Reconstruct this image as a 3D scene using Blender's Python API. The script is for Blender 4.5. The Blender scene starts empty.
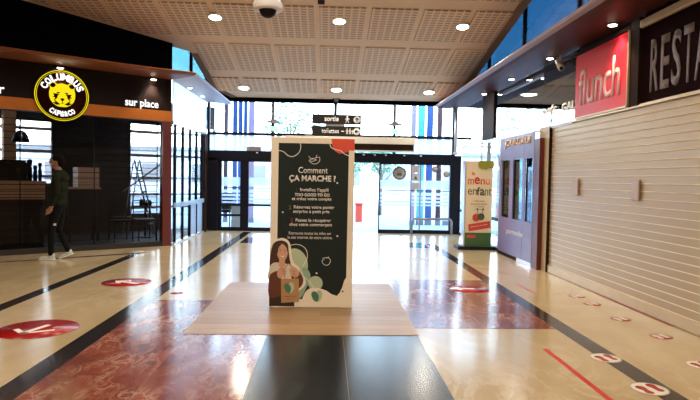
import bpy, bmesh, math, random
from mathutils import Vector, Matrix
random.seed(7)
C = bpy.context.scene.collection
S = bpy.context.scene
PI = math.pi
rad = math.radians

# ------------------------------------------------------------------ camera
cd = bpy.data.cameras.new('camera'); cam = bpy.data.objects.new('camera', cd); C.objects.link(cam); S.camera = cam
cd.sensor_fit = 'HORIZONTAL'; cd.sensor_width = 36.0; cd.lens = 580.0 / 700.0 * 36.0; cd.clip_start = .05; cd.clip_end = 300
cam.matrix_world = Matrix(((0.99905386, -0.0165204, -0.04023005, 0), (-0.03959688, 0.03701447, -0.99852993, 0),
                           (0.01798521, 0.99917816, 0.03632529, 1.45), (0, 0, 0, 1)))

# ------------------------------------------------------------------ sky
W = bpy.data.worlds.new('world'); S.world = W; W.use_nodes = True
nt = W.node_tree; nt.nodes.clear()
out = nt.nodes.new('ShaderNodeOutputWorld'); bg = nt.nodes.new('ShaderNodeBackground')
tc = nt.nodes.new('ShaderNodeTexCoord'); sep = nt.nodes.new('ShaderNodeSeparateXYZ'); rmp = nt.nodes.new('ShaderNodeValToRGB')
nt.links.new(tc.outputs['Generated'], sep.inputs[0]); nt.links.new(sep.outputs['Z'], rmp.inputs[0])
cr = rmp.color_ramp
cr.elements[0].position = 0.0; cr.elements[0].color = (.88, .95, 1, 1)
cr.elements[1].position = 1.0; cr.elements[1].color = (.16, .34, .75, 1)
e = cr.elements.new(.16); e.color = (.74, .89, 1, 1)
e = cr.elements.new(.38); e.color = (.30, .46, .70, 1)
nt.links.new(rmp.outputs[0], bg.inputs[0]); bg.inputs[1].default_value = 9.0
nt.links.new(bg.outputs[0], out.inputs[0])

S.view_settings.view_transform = 'Standard'; S.view_settings.look = 'None'
S.view_settings.gamma = 1; S.view_settings.use_curve_mapping = False
S.view_settings.exposure = 0.5

# ------------------------------------------------------------------ lamps of the mall behind and above the viewer
def area(name, loc, power, size, color=(1, .86, .68), label=None, group=None, rot=(0, 0, 0), shape='DISK', sy=None):
    l = bpy.data.lights.new(name, 'AREA'); l.shape = shape; l.size = size; l.energy = power; l.color = color
    if sy: l.size_y = sy
    o = bpy.data.objects.new(name, l); C.objects.link(o); o.location = loc; o.rotation_euler = rot
    return o
for yy in (-3.5, 0.0, 3.5, 7.2):
    for xx in (-5.5, -2.1, .2, 2.5):
        if yy > 7 and xx < -5: continue
        area('ceiling_lamp', (xx, yy, 5.105 if yy < 7 else 5.07), 34 if xx < 2 else 22, .35)

# ------------------------------------------------------------------ materials
MT = {}
def nodes(name):
    m = bpy.data.materials.new(name); m.use_nodes = True; MT[name] = m
    return m, m.node_tree, m.node_tree.nodes['Principled BSDF']
def col(c): return (c[0], c[1], c[2], 1)
def plain(name, c, rough=.5, metal=0, spec=.5, emit=None, es=0, noise=.06, scale=6):
    m, t, b = nodes(name)
    b.inputs['Roughness'].default_value = rough; b.inputs['Metallic'].default_value = metal
    b.inputs['Specular IOR Level'].default_value = spec
    if noise:
        tx = t.nodes.new('ShaderNodeTexCoord'); n = t.nodes.new('ShaderNodeTexNoise'); n.inputs['Scale'].default_value = scale
        n.inputs['Detail'].default_value = 4
        r = t.nodes.new('ShaderNodeMapRange'); r.inputs['To Min'].default_value = 1 - noise * 2; r.inputs['To Max'].default_value = 1 + noise * 2
        mx = t.nodes.new('ShaderNodeMix'); mx.data_type = 'RGBA'; mx.blend_type = 'MULTIPLY'; mx.inputs[0].default_value = 1
        t.links.new(tx.outputs['Object'], n.inputs['Vector']); t.links.new(n.outputs['Fac'], r.inputs['Value'])
        mx.inputs[6].default_value = col(c); t.links.new(r.outputs[0], mx.inputs[7]); t.links.new(mx.outputs[2], b.inputs['Base Color'])
    else: b.inputs['Base Color'].default_value = col(c)
    if emit: b.inputs['Emission Color'].default_value = col(emit); b.inputs['Emission Strength'].default_value = es
    return m
def glass(name, tint=(.92, .96, .97), refl=.06, rough=.02, milk=0, milkcol=(.9, .95, 1)):
    m = bpy.data.materials.new(name); m.use_nodes = True; t = m.node_tree; t.nodes.clear(); MT[name] = m
    o = t.nodes.new('ShaderNodeOutputMaterial'); tr = t.nodes.new('ShaderNodeBsdfTransparent'); gl = t.nodes.new('ShaderNodeBsdfGlossy')
    tr.inputs[0].default_value = col(tint); gl.inputs['Roughness'].default_value = rough; gl.inputs[0].default_value = (1, 1, 1, 1)
    fr = t.nodes.new('ShaderNodeLayerWeight'); fr.inputs[0].default_value = .35
    mr = t.nodes.new('ShaderNodeMapRange'); mr.inputs['To Min'].default_value = refl * .5; mr.inputs['To Max'].default_value = min(1, refl * 7)
    t.links.new(fr.outputs['Facing'], mr.inputs['Value'])
    mx = t.nodes.new('ShaderNodeMixShader'); t.links.new(mr.outputs[0], mx.inputs[0]); t.links.new(gl.outputs[0], mx.inputs[2])
    if milk:
        tl = t.nodes.new('ShaderNodeBsdfTranslucent'); df = t.nodes.new('ShaderNodeBsdfDiffuse')
        tl.inputs[0].default_value = col(milkcol); df.inputs[0].default_value = col(milkcol)
        a = t.nodes.new('ShaderNodeMixShader'); a.inputs[0].default_value = .4
        t.links.new(tl.outputs[0], a.inputs[1]); t.links.new(df.outputs[0], a.inputs[2])
        b2 = t.nodes.new('ShaderNodeMixShader'); b2.inputs[0].default_value = milk
        t.links.new(tr.outputs[0], b2.inputs[1]); t.links.new(a.outputs[0], b2.inputs[2]); t.links.new(b2.outputs[0], mx.inputs[1])
    else: t.links.new(tr.outputs[0], mx.inputs[1])
    t.links.new(mx.outputs[0], o.inputs[0]); return m
def marble(name, base, dark, vein, scale=1.2, rough=.1, veinw=.05, patch=.5):
    m, t, b = nodes(name)
    L = t.links; N = t.nodes
    tx = N.new('ShaderNodeTexCoord')
    n1 = N.new('ShaderNodeTexNoise'); n1.inputs['Scale'].default_value = scale; n1.inputs['Detail'].default_value = 12; n1.inputs['Distortion'].default_value = .8
    n1.inputs['Roughness'].default_value = .62
    r1 = N.new('ShaderNodeValToRGB'); r1.color_ramp.elements[0].position = .35; r1.color_ramp.elements[0].color = col(dark)
    r1.color_ramp.elements[1].position = .35 + patch * .6; r1.color_ramp.elements[1].color = col(base)
    n2 = N.new('ShaderNodeTexNoise'); n2.inputs['Scale'].default_value = scale * 1.9; n2.inputs['Detail'].default_value = 11; n2.inputs['Distortion'].default_value = .7; n2.inputs['Roughness'].default_value = .68
    s = N.new('ShaderNodeMath'); s.operation = 'SUBTRACT'; s.inputs[1].default_value = .5
    a = N.new('ShaderNodeMath'); a.operation = 'ABSOLUTE'
    r2 = N.new('ShaderNodeMapRange'); r2.inputs['From Min'].default_value = 0; r2.inputs['From Max'].default_value = veinw
    r2.inputs['To Min'].default_value = 1; r2.inputs['To Max'].default_value = 0
    n3 = N.new('ShaderNodeTexNoise'); n3.inputs['Scale'].default_value = scale * .8; n3.inputs['Detail'].default_value = 3
    r3 = N.new('ShaderNodeMapRange'); r3.inputs['From Min'].default_value = .45; r3.inputs['From Max'].default_value = .62
    mu = N.new('ShaderNodeMath'); mu.operation = 'MULTIPLY'
    mx = N.new('ShaderNodeMix'); mx.data_type = 'RGBA'
    mp = N.new('ShaderNodeMapping'); mp.inputs['Scale'].default_value = (1, .55, 1)
    L.new(tx.outputs['Object'], mp.inputs[0])
    for n in (n1, n2, n3): L.new(mp.outputs[0], n.inputs['Vector'])
    L.new(n1.outputs['Fac'], r1.inputs[0]); L.new(n2.outputs['Fac'], s.inputs[0]); L.new(s.outputs[0], a.inputs[0]); L.new(a.outputs[0], r2.inputs['Value'])
    L.new(n3.outputs['Fac'], r3.inputs['Value']); L.new(r2.outputs[0], mu.inputs[0]); L.new(r3.outputs[0], mu.inputs[1])
    L.new(mu.outputs[0], mx.inputs[0]); L.new(r1.outputs[0], mx.inputs[6]); mx.inputs[7].default_value = col(vein)
    L.new(mx.outputs[2], b.inputs['Base Color'])
    b.inputs['Roughness'].default_value = rough; b.inputs['Specular IOR Level'].default_value = .6
    return m
def emis(name, c, s):
    m = bpy.data.materials.new(name); m.use_nodes = True; t = m.node_tree; t.nodes.clear(); MT[name] = m
    o = t.nodes.new('ShaderNodeOutputMaterial'); e = t.nodes.new('ShaderNodeEmission'); e.inputs[0].default_value = col(c); e.inputs[1].default_value = s
    t.links.new(e.outputs[0], o.inputs[0]); return m

M = MT
marble('beige', (.60, .48, .29), (.47, .355, .19), (.63, .52, .34), .9, .17, .035, .5)
marble('redmarble', (.30, .09, .058), (.16, .035, .027), (.46, .28, .20), 4.2, .15, .05, .5)
marble('blackmarble', (.018, .022, .026), (.008, .010, .012), (.05, .055, .06), 1.1, .22, .02, .5)
marble('band', (.030, .026, .026), (.016, .013, .013), (.06, .05, .05), 1.4, .12, .02, .5)
plain('ceil', (.74, .56, .40), .75, noise=.03)
plain('ceiledge', (.26, .17, .11), .8)
plain('black', (.002, .002, .003), .9, spec=0)
plain('navy', (.005, .006, .014), .45, spec=.2)
plain('board', (.012, .006, .005), .6, spec=.12)
plain('orange', (.50, .15, .02), .5, spec=.2)
plain('maroon', (.115, .014, .010), .4)
plain('soffitwood', (.22, .065, .026), .4, spec=.3, scale=3)
plain('soffitmauve', (.075, .022, .017), .5, spec=.08, scale=3)
plain('deepbrown', (.005, .0025, .002), .9, spec=0)
plain('softsilver', (.50, .48, .52), .42, metal=.35)
plain('lip', (.30, .19, .16), .4, metal=.2)
plain('silver', (.62, .62, .66), .28, metal=.6)
plain('steel', (.5, .5, .5), .3, metal=.9)
plain('greymetal', (.25, .25, .27), .35, metal=.6)
plain('tan', (.50, .38, .22), .5)
plain('slat', (.45, .32, .175), .36, metal=.15, scale=1.2, noise=.05)
plain('ribhighlight', (.82, .66, .42), .4)  # highlight along the slat lips, put into the colour
plain('slatrail', (.58, .44, .27), .34, metal=.25)
plain('darkbrown', (.022, .010, .006), .6, spec=.05)
plain('shopdark', (.020, .016, .014), .7)
plain('shopceil', (.5, .5, .52), .7)
plain('cratewood', (.62, .42, .30), .6, scale=12)
plain('shopwood', (.50, .34, .22), .55, scale=12)
plain('shopcolumn', (.60, .34, .16), .6)
plain('machine', (.008, .008, .009), .5, spec=.2)
plain('white', (.85, .85, .85), .5)
plain('offwhite', (.78, .74, .66), .5)
plain('lilac', (.24, .225, .46), .35, spec=.3)
plain('gold', (.70, .42, .18), .35, metal=.3)
plain('cream', (.92, .85, .70), .5, noise=.02)
plain('menucream', (.74, .58, .36), .5, noise=.02)
plain('dkgreen', (.016, .026, .025), .6, spec=.2, noise=.02)
plain('txtwhite', (.85, .84, .80), .5, noise=0)
plain('coral', (.78, .085, .04), .5, noise=0)
plain('tapered', (.62, .03, .02), .35, noise=.04)
plain('stickred', (.38, .010, .010), .25, noise=.05)
plain('stickdull', (.36, .05, .03), .3)
plain('stickgrey', (.45, .42, .36), .4)
plain('signgrey', (.014, .011, .012), .5, spec=.2)
plain('signplum', (.014, .005, .006), .8, spec=0.02)
plain('textgrey', (.20, .155, .15), .5, noise=0)
plain('flunchred', (.68, .008, .02), .4, spec=.25, noise=.02)
plain('flunchtxt', (.70, .38, .34), .4, noise=0)
plain('pinkgrey', (.50, .36, .27), .4)
plain('skin', (.26, .13, .085), .6)
plain('hairdk', (.008, .006, .005), .9, spec=.03)
plain('jacket', (.016, .019, .010), .9, spec=.03, noise=.12, scale=20)
plain('trousers', (.006, .006, .006), .9, spec=.1)
plain('sneaker', (.55, .60, .55), .6)
plain('maskw', (.75, .74, .72), .7)
plain('green1', (.30, .45, .33), .5, noise=0)
plain('green2', (.50, .60, .42), .5, noise=0)
plain('green3', (.06, .21, .14), .5, noise=0)
plain('kraft', (.50, .28, .12), .6, noise=.05)
plain('pskin', (.66, .38, .26), .5, noise=.03)
plain('phair', (.06, .022, .014), .5, noise=.2, scale=30)
plain('pcheek', (.50, .24, .16), .5, noise=0)
plain('pshirt', (.72, .66, .55), .5, noise=.03)
plain('psleeve', (.13, .04, .022), .5)
plain('pdark', (.035, .016, .012), .5)
plain('signmaroon', (.022, .003, .003), .8, spec=.03)
plain('menugreen', (.05, .12, .03), .5)
plain('menured', (.62, .05, .03), .5, noise=0)
plain('menuorange', (.70, .13, .04), .5, noise=0)
plain('menudark', (.06, .07, .03), .5, noise=0)
plain('olive', (.30, .28, .02), .5)
plain('sticker', (.10, .10, .11), .4)
plain('colblue', (.015, .07, .24), .5)
plain('colnavy', (.02, .04, .28), .4)
plain('colcyan', (.08, .42, .50), .5)
plain('colmauve', (.34, .25, .36), .5)
plain('colplum', (.06, .03, .045), .5)
plain('colmaroon', (.06, .012, .016), .5)
plain('concrete', (.36, .36, .35), .8, scale=2)
plain('outwall', (.85, .87, .88), .9, noise=0)
plain('leafy', (.16, .30, .16), .7, noise=.3, scale=8)
plain('bark', (.16, .12, .09), .8)
plain('rubber', (.02, .02, .02), .7)
glass('clear', (.93, .97, .98), .05)
glass('tinted', (.72, .68, .66), .012, .03)
glass('bluetint', (.38, .58, .66), .04)
glass('frost', (.88, .94, 1), .03, .2, .78, (.86, .93, 1))
glass('frostband', (.9, .95, 1), .03, .2, .6, (.72, .80, .92))
glass('frosthi', (.9, .95, 1), .05, .15, .45, (.84, .93, 1))
glass('blueglass', (.07, .15, .22), .05, .1)
glass('cyanglass', (.20, .34, .40), .05, .1)
emis('lampdisc', (1, .90, .72), 14)
emis('spotdisc', (1, .88, .70), 18)
emis('litwhite', (1, 1, 1), 2.2)
emis('signyellow', (.90, .72, .01), .80)
emis('signwhite', (1, .97, .93), 1.2)
emis('exitgreen', (.35, .8, .5), 1.4)

# perforated acoustic panel: fine dark slots as relief
def perf():
    m, t, b = nodes('perf'); N = t.nodes; L = t.links
    tx = N.new('ShaderNodeTexCoord'); sp = N.new('ShaderNodeSeparateXYZ'); L.new(tx.outputs['Object'], sp.inputs[0])
    def fracm(o, per, off, lim):
        a = N.new('ShaderNodeMath'); a.operation = 'MULTIPLY_ADD'; a.inputs[1].default_value = 1 / per; a.inputs[2].default_value = off
        f = N.new('ShaderNodeMath'); f.operation = 'FRACT'; g = N.new('ShaderNodeMath'); g.operation = 'LESS_THAN'; g.inputs[1].default_value = lim
        L.new(o, a.inputs[0]); L.new(a.outputs[0], f.inputs[0]); L.new(f.outputs[0], g.inputs[0]); return g.outputs[0]
    gx = fracm(sp.outputs['X'], .137, 100.5 + .14, .72)
    gy = fracm(sp.outputs['Y'], .098, 100.0, .52)
    mu = N.new('ShaderNodeMath'); mu.operation = 'MULTIPLY'; L.new(gx, mu.inputs[0]); L.new(gy, mu.inputs[1])
    mx = N.new('ShaderNodeMix'); mx.data_type = 'RGBA'; L.new(mu.outputs[0], mx.inputs[0])
    mx.inputs[6].default_value = (.74, .56, .40, 1); mx.inputs[7].default_value = (.40, .28, .19, 1)
    L.new(mx.outputs[2], b.inputs['Base Color']); b.inputs['Roughness'].default_value = .8
    bp = N.new('ShaderNodeBump'); bp.inputs['Strength'].default_value = .3; bp.inputs['Distance'].default_value = .01; bp.invert = True
    L.new(mu.outputs[0], bp.inputs['Height']); L.new(bp.outputs[0], b.inputs['Normal'])
perf()
def planks():
    m, t, b = nodes('plank'); N = t.nodes; L = t.links
    tx = N.new('ShaderNodeTexCoord'); mp = N.new('ShaderNodeMapping'); mp.inputs['Scale'].default_value = (1.2, 22, 1)
    n = N.new('ShaderNodeTexNoise'); n.inputs['Scale'].default_value = 1.6; n.inputs['Detail'].default_value = 5
    oi = N.new('ShaderNodeObjectInfo'); ad = N.new('ShaderNodeMath'); ad.operation = 'MULTIPLY_ADD'; ad.inputs[1].default_value = .35
    r = N.new('ShaderNodeValToRGB'); r.color_ramp.elements[0].position = .35; r.color_ramp.elements[0].color = (.30, .18, .088, 1)
    r.color_ramp.elements[1].position = .95; r.color_ramp.elements[1].color = (.46, .305, .165, 1)
    L.new(tx.outputs['Object'], mp.inputs[0]); L.new(mp.outputs[0], n.inputs['Vector'])
    L.new(oi.outputs['Random'], ad.inputs[0]); L.new(n.outputs['Fac'], ad.inputs[2]); L.new(ad.outputs[0], r.inputs[0])
    L.new(r.outputs[0], b.inputs['Base Color']); b.inputs['Roughness'].default_value = .36; b.inputs['Specular IOR Level'].default_value = .22
planks()

# ------------------------------------------------------------------ helpers
I4 = Matrix.Identity(4)
def tag(o, label=None, cat=None, group=None, kind=None):
    if label: o['label'] = label
    if cat: o['category'] = cat
    if group: o['group'] = group
    if kind: o['kind'] = kind
    return o
def empty(name, loc=(0, 0, 0), label=None, cat=None, group=None, kind=None):
    o = bpy.data.objects.new(name, None); C.objects.link(o); o.location = loc; o.empty_display_size = .1
    return tag(o, label, cat, group, kind)
def loc_of(p):
    v = Vector((0, 0, 0))
    while p is not None: v = v + Vector(p.location); p = p.parent
    return v
def link(name, me, mat, parent=None):
    """world-coordinate mesh: recentred on its own origin, then parented"""
    if mat is not None:
        me.materials.clear(); me.materials.append(M[mat] if isinstance(mat, str) else mat)
    n = len(me.vertices)
    if n:
        lo = Vector([min(v.co[i] for v in me.vertices) for i in range(3)]); hi = Vector([max(v.co[i] for v in me.vertices) for i in range(3)])
        o0 = Vector(((lo.x + hi.x) / 2, (lo.y + hi.y) / 2, lo.z))
    else: o0 = Vector((0, 0, 0))
    me.transform(Matrix.Translation(-o0))
    o = bpy.data.objects.new(name, me); C.objects.link(o)
    o.location = o0 - (loc_of(parent) if parent else Vector((0, 0, 0)))
    if parent: o.parent = parent
    return o
class MB:
    def __init__(s, T=I4): s.v = []; s.f = []; s.T = T; s.smooth = []
    def add(s, vs, fs, smooth=False, T=None):
        n = len(s.v); TT = T if T is not None else s.T
        s.v += [tuple(TT @ Vector(p)) for p in vs]; s.f += [tuple(i + n for i in f) for f in fs]; s.smooth += [smooth] * len(fs)
    def box(s, x0, x1, y0, y1, z0, z1, bev=0):
        if bev <= 0:
            s.add([(x, y, z) for z in (z0, z1) for y in (y0, y1) for x in (x0, x1)],
                  [(0, 2, 3, 1), (4, 5, 7, 6), (0, 1, 5, 4), (2, 6, 7, 3), (0, 4, 6, 2), (1, 3, 7, 5)]); return
        b = bmesh.new(); bmesh.ops.create_cube(b, size=1)
        for v in b.verts: v.co = Vector(((x0 + x1) / 2 + v.co.x * (x1 - x0), (y0 + y1) / 2 + v.co.y * (y1 - y0), (z0 + z1) / 2 + v.co.z * (z1 - z0)))
        bmesh.ops.bevel(b, geom=b.edges[:], offset=bev, segments=1, affect='EDGES')
        b.verts.index_update(); s.add([v.co[:] for v in b.verts], [[v.index for v in f.verts] for f in b.faces]); b.free()
    def tube(s, pts, r, n=8, cap=True, r2=None):
        pts = [Vector(p) for p in pts]; vs = []; fs = []
        up = Vector((0, 0, 1))
        for i, p in enumerate(pts):
            d = (pts[min(i + 1, len(pts) - 1)] - pts[max(i - 1, 0)]).normalized()
            a = d.cross(up if abs(d.z) < .95 else Vector((1, 0, 0))).normalized(); b = d.cross(a)
            rr = r if r2 is None else r + (r2 - r) * i / (len(pts) - 1)
            if isinstance(r, (list, tuple)): rr = r[i]
            for k in range(n): vs.append(p + (a * math.cos(2 * PI * k / n) + b * math.sin(2 * PI * k / n)) * rr)
        for i in range(len(pts) - 1):
            for k in range(n): fs.append((i * n + k, i * n + (k + 1) % n, (i + 1) * n + (k + 1) % n, (i + 1) * n + k))
        if cap: fs.append(tuple(range(n - 1, -1, -1))); fs.append(tuple((len(pts) - 1) * n + k for k in range(n)))
        s.add(vs, fs, True)
    def lathe(s, c, prof, n=20, axis='z'):
        vs = []; fs = []
        for (r, h) in prof:
            for k in range(n):
                a = 2 * PI * k / n; x, y = r * math.cos(a), r * math.sin(a)
                vs.append((c[0] + x, c[1] + y, c[2] + h) if axis == 'z' else ((c[0] + x, c[1] + h, c[2] + y) if axis == 'y' else (c[0] + h, c[1] + x, c[2] + y)))
        m = len(prof)
        for i in range(m - 1):
            for k in range(n): fs.append((i * n + k, i * n + (k + 1) % n, (i + 1) * n + (k + 1) % n, (i + 1) * n + k))
        fs.append(tuple(range(n - 1, -1, -1))); fs.append(tuple((m - 1) * n + k for k in range(n)))
        s.add(vs, fs, True)
    def prism(s, poly, h0, h1, frame=None):
        """poly in 2D (a,b), extruded along third axis; frame maps (a,b,h)->3D"""
        fr = frame or (lambda a, b, h: (a, b, h)); n = len(poly)
        s.add([fr(a, b, h0) for a, b in poly] + [fr(a, b, h1) for a, b in poly],
              [tuple(range(n - 1, -1, -1)), tuple(range(n, 2 * n))] + [(i, (i + 1) % n, (i + 1) % n + n, i + n) for i in range(n)])
    def ball(s, c, r, sc=(1, 1, 1), n=12, m=8):
        vs = [(c[0], c[1], c[2] - r * sc[2])]; fs = []
        for i in range(1, m):
            t = PI * i / m - PI / 2
            for k in range(n):
                a = 2 * PI * k / n; vs.append((c[0] + r * sc[0] * math.cos(t) * math.cos(a), c[1] + r * sc[1] * math.cos(t) * math.sin(a), c[2] + r * sc[2] * math.sin(t)))
        vs.append((c[0], c[1], c[2] + r * sc[2])); L = len(vs) - 1
        for k in range(n):
            fs.append((0, 1 + (k + 1) % n, 1 + k)); fs.append((L, L - n + k, L - n + (k + 1) % n))
        for i in range(m - 2):
            for k in range(n): fs.append((1 + i * n + k, 1 + i * n + (k + 1) % n, 1 + (i + 1) * n + (k + 1) % n, 1 + (i + 1) * n + k))
        s.add(vs, fs, True)
    def mesh(s, name):
        me = bpy.data.meshes.new(name); me.from_pydata(s.v, [], s.f); me.update()
        bm = bmesh.new(); bm.from_mesh(me); bmesh.ops.recalc_face_normals(bm, faces=bm.faces[:]); bm.to_mesh(me); bm.free()
        me.polygons.foreach_set('use_smooth', s.smooth); return me
    def build(s, name, mat, parent=None): return link(name, s.mesh(name), mat, parent)
def box(name, mat, parent, x0, x1, y0, y1, z0, z1, T=I4, bev=0):
    b = MB(T); b.box(x0, x1, y0, y1, z0, z1, bev); return b.build(name, mat, parent)
def tube(name, mat, parent, pts, r, n=8, T=I4, r2=None):
    b = MB(T); b.tube(pts, r, n, True, r2); return b.build(name, mat, parent)
def place(name, me, loc, parent=None):
    o = bpy.data.objects.new(name, me); C.objects.link(o); o.location = Vector(loc) - (loc_of(parent) if parent else Vector((0, 0, 0)))
    if parent: o.parent = parent
    return o
def poly(pts, name, mat, parent, frame, h0=0, h1=.002):
    b = MB(); b.prism(pts, h0, h1, frame); return b.build(name, mat, parent)

def text_mesh(body, w, h, bold=0, ext=.002, shear=0):
    cu = bpy.data.curves.new('lettering', 'FONT'); cu.body = body; cu.size = 1; cu.offset = bold; cu.extrude = 0; cu.shear = shear; cu.resolution_u = 3
    o = bpy.data.objects.new('lettering', cu); C.objects.link(o)
    dg = bpy.context.evaluated_depsgraph_get(); me = bpy.data.meshes.new_from_object(o.evaluated_get(dg))
    bpy.data.objects.remove(o); bpy.data.curves.remove(cu)
    bm = bmesh.new(); bm.from_mesh(me)
    r = bmesh.ops.extrude_face_region(bm, geom=bm.faces[:])
    for g in r['geom']:
        if isinstance(g, bmesh.types.BMVert): g.co.z = 1
    bm.to_mesh(me); bm.free()
    xs = [v.co.x for v in me.vertices]; ys = [v.co.y for v in me.vertices]
    x0, x1, y0, y1 = min(xs), max(xs), min(ys), max(ys)
    sx = w / (x1 - x0); sy = h / (y1 - y0) if h else sx
    for v in me.vertices: v.co = Vector(((v.co.x - (x0 + x1) / 2) * sx, (v.co.y - (y0 + y1) / 2) * sy, v.co.z * ext))
    return me
def text(name, body, w, h, origin, xd, yd, mat, parent, bold=0, ext=.003, shear=0):
    """centred at origin, x along xd, y along yd; w wide, h high in total"""
    me = text_mesh(body, w, h, bold, ext, shear); xd = Vector(xd).normalized(); yd = Vector(yd).normalized(); zd = xd.cross(yd)
    T = Matrix(((xd.x, yd.x, zd.x, origin[0]), (xd.y, yd.y, zd.y, origin[1]), (xd.z, yd.z, zd.z, origin[2]), (0, 0, 0, 1)))
    me.transform(T); return link(name, me, mat, parent)

# facade frame of the cafe: x along the front, y into the shop, z up
d = Vector((.7937, .6082)); A0 = Vector((-5.66, 10.28))
TF = Matrix(((d.x, -d.y, 0, A0.x), (d.y, d.x, 0, A0.y), (0, 0, 1, 0), (0, 0, 0, 1)))
def F(u, y, z): return TF @ Vector((u, y, z))
FX = Vector((d.x, d.y, 0)); UP = Vector((0, 0, 1))
def cz(y): return 4.4 + .184 * (10.9 - y) if y > 7.1 else 5.1

# ------------------------------------------------------------------ floor
fl = box('floor', 'beige', None, -14, 7.5, -6.2, 15.72, -.2, 0); tag(fl, 'polished beige marble floor of the mall', 'floor', kind='structure')
T0 = .0016
def slab(name, mat, x0, x1, y0, y1, label, top=T0, rot=None):
    return tag(box(name, mat, fl, x0, x1, y0, y1, 0, top), label)
slab('dark_band', 'band', -2.18, -1.98, -6, 15.4, 'dark stone band on the left of the walkway')
slab('dark_band', 'band', 2.29, 2.465, -6, 13.1, 'dark stone band on the right of the walkway')
slab('dark_band', 'band', -3.57, -3.4, -6, 10.75, 'narrow dark stone band beside the cafe')
b = MB(); b.prism([(-8.2, 7.355), (-5.28, 9.59), (-3.38, 11.05), (-3.40, 10.84), (-5.26, 9.55), (-8.17, 7.32)], 0, T0 + .0004); tag(b.build('dark_line', 'darkbrown', fl), 'thin dark line along the cafe front')
# red, black marble slabs
def slabs(name, mat, xs, ys, gap=.0012, top=T0):
    for i in range(len(xs) - 1):
        for j in range(len(ys) - 1):
            box(name, mat, fl, xs[i] + gap, xs[i + 1] - gap, ys[j] + gap, ys[j + 1] - gap, 0, top)
slabs('red_marble_slab', 'redmarble', [-1.98, -1.255, -.53], [-.6, 1, 2.6, 4.2, 5.34])
slabs('red_marble_slab', 'redmarble', [-1.98, -1.3], [5.34, 6.8])
slabs('black_marble_slab', 'blackmarble', [-.53, .17, .87], [-.6, 1.4, 3.4, 5.32])
slabs('red_marble_slab', 'redmarble', [.885, 1.59, 2.29], [5.6, 7.0, 8.35])
box('dark_reflection', 'band', fl, 1.75, 2.22, 12.3, 13.3, 0, T0)  # dark reflections in the polished floor, laid in as coloured patches
box('dark_reflection', 'band', fl, -1.9, -1.45, 12.8, 14.0, 0, T0)
box('grey_reflection', 'stickgrey', fl, 1.45, 1.92, 10.45, 10.7, 0, T0)  # paler floor reflection, also a coloured patch

# display platform of planks
pf = empty('display_platform', (-.21, 6.68, 0), 'low wooden plank platform on the marble floor under the tall advertising panel', 'platform')
ys = 5.32; k = 0
while ys < 7.98:
    y1 = ys + .19
    cut = -1.3 + (.63 if k % 3 == 0 else 1.25 if k % 3 == 1 else .95)
    box('plank', 'plank', pf, -1.3, cut - .001, ys + .001, y1 - .0012, .0018, .006, bev=.0006); box('plank', 'plank', pf, cut + .001, .88, ys + .001, y1 - .0012, .0018, .006, bev=.0006)
    ys = y1; k += 1

# outside ground
tag(box('outside_ground', 'concrete', None, -60, 60, 15.73, 90, -.25, -.03), 'pale paved forecourt outside the entrance doors', 'ground', kind='structure')
tag(box('terrace_ground', 'concrete', None, 7.51, 60, -10, 15.72, -.25, -.03), 'pale paving outside the right side windows', 'ground', kind='structure')

# ------------------------------------------------------------------ shell
def struct(o, label, cat): return tag(o, label, cat, kind='structure')
struct(box('wall_rear', 'offwhite', None, -14, 7.5, -6.4, -6.2, 0, 6), 'plain wall behind the viewer', 'wall')
struct(box('wall_left', 'offwhite', None, -14.2, -14, -6.2, 8, 0, 6), 'plain wall far to the left', 'wall')
b = MB(TF); b.box(-10.4, -1.6, 0.0, .12, 0, 3.35); struct(b.build('wall_left_front', 'shopdark', None), 'dark shop front continuing left of the cafe', 'wall')
b = MB(TF); b.box(-10.4, 3.10, .05, .2, 3.47, 5.7); struct(b.build('wall_left_upper', 'black', None), 'black wall above the cafe canopy', 'wall')
struct(box('wall_right', 'tan', None, 3.64, 3.8, -6.2, 1.9, 0, 3.4), 'tan wall right of the shutter', 'wall')
# roof above everything
struct(box('roof', 'ceiledge', None, -14.2, 3.9, -6.4, 15.9, 5.72, 5.9), 'roof slab above the suspended ceiling', 'roof')
# ceiling sheet
ce = empty('ceiling', (0, 9, 0), 'tan suspended ceiling of perforated panels', 'ceiling', kind='structure')
def ceil_sheet(pts, zoff, th, name, mat):
    b = MB(); n = len(pts)
    b.add([(x, y, cz(y) + zoff) for x, y in pts] + [(x, y, cz(y) + zoff + th) for x, y in pts],
          [tuple(range(n)), tuple(range(2 * n - 1, n - 1, -1))] + [(i, i + n, (i + 1) % n + n, (i + 1) % n) for i in range(n)])
    return b.build(name, mat, ce)
ceil_sheet([(-5.83, 10.45), (3.46, 10.45), (3.46, 14.4), (3.42, 15.1), (3.36, 15.6), (-2.56, 15.6), (-2.95, 14.8), (-2.95, 12.62)], .02, .04, 'ceiling_sheet', 'ceil')
ceil_sheet([(-10.3, 7.1), (3.46, 7.1), (3.46, 10.45), (-5.83, 10.45)], .02, .04, 'ceiling_sheet', 'ceil')
ceil_sheet([(-14, -6.2), (3.46, -6.2), (3.46, 7.1), (-14, 7.1)], .02, .04, 'ceiling_sheet', 'ceil')
ceil_sheet([(3.30, 7.1), (3.47, 7.1), (3.47, 14.4), (3.42, 15.1), (3.25, 15.1), (3.30, 14.4)], .002, .016, 'edge_trim', 'ceiledge')
ceil_sheet([(-2.96, 12.7), (-2.80, 12.7), (-2.80, 14.8), (-2.42, 15.5), (-2.55, 15.6), (-2.96, 14.8)], .002, .016, 'edge_trim', 'ceiledge')
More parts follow.
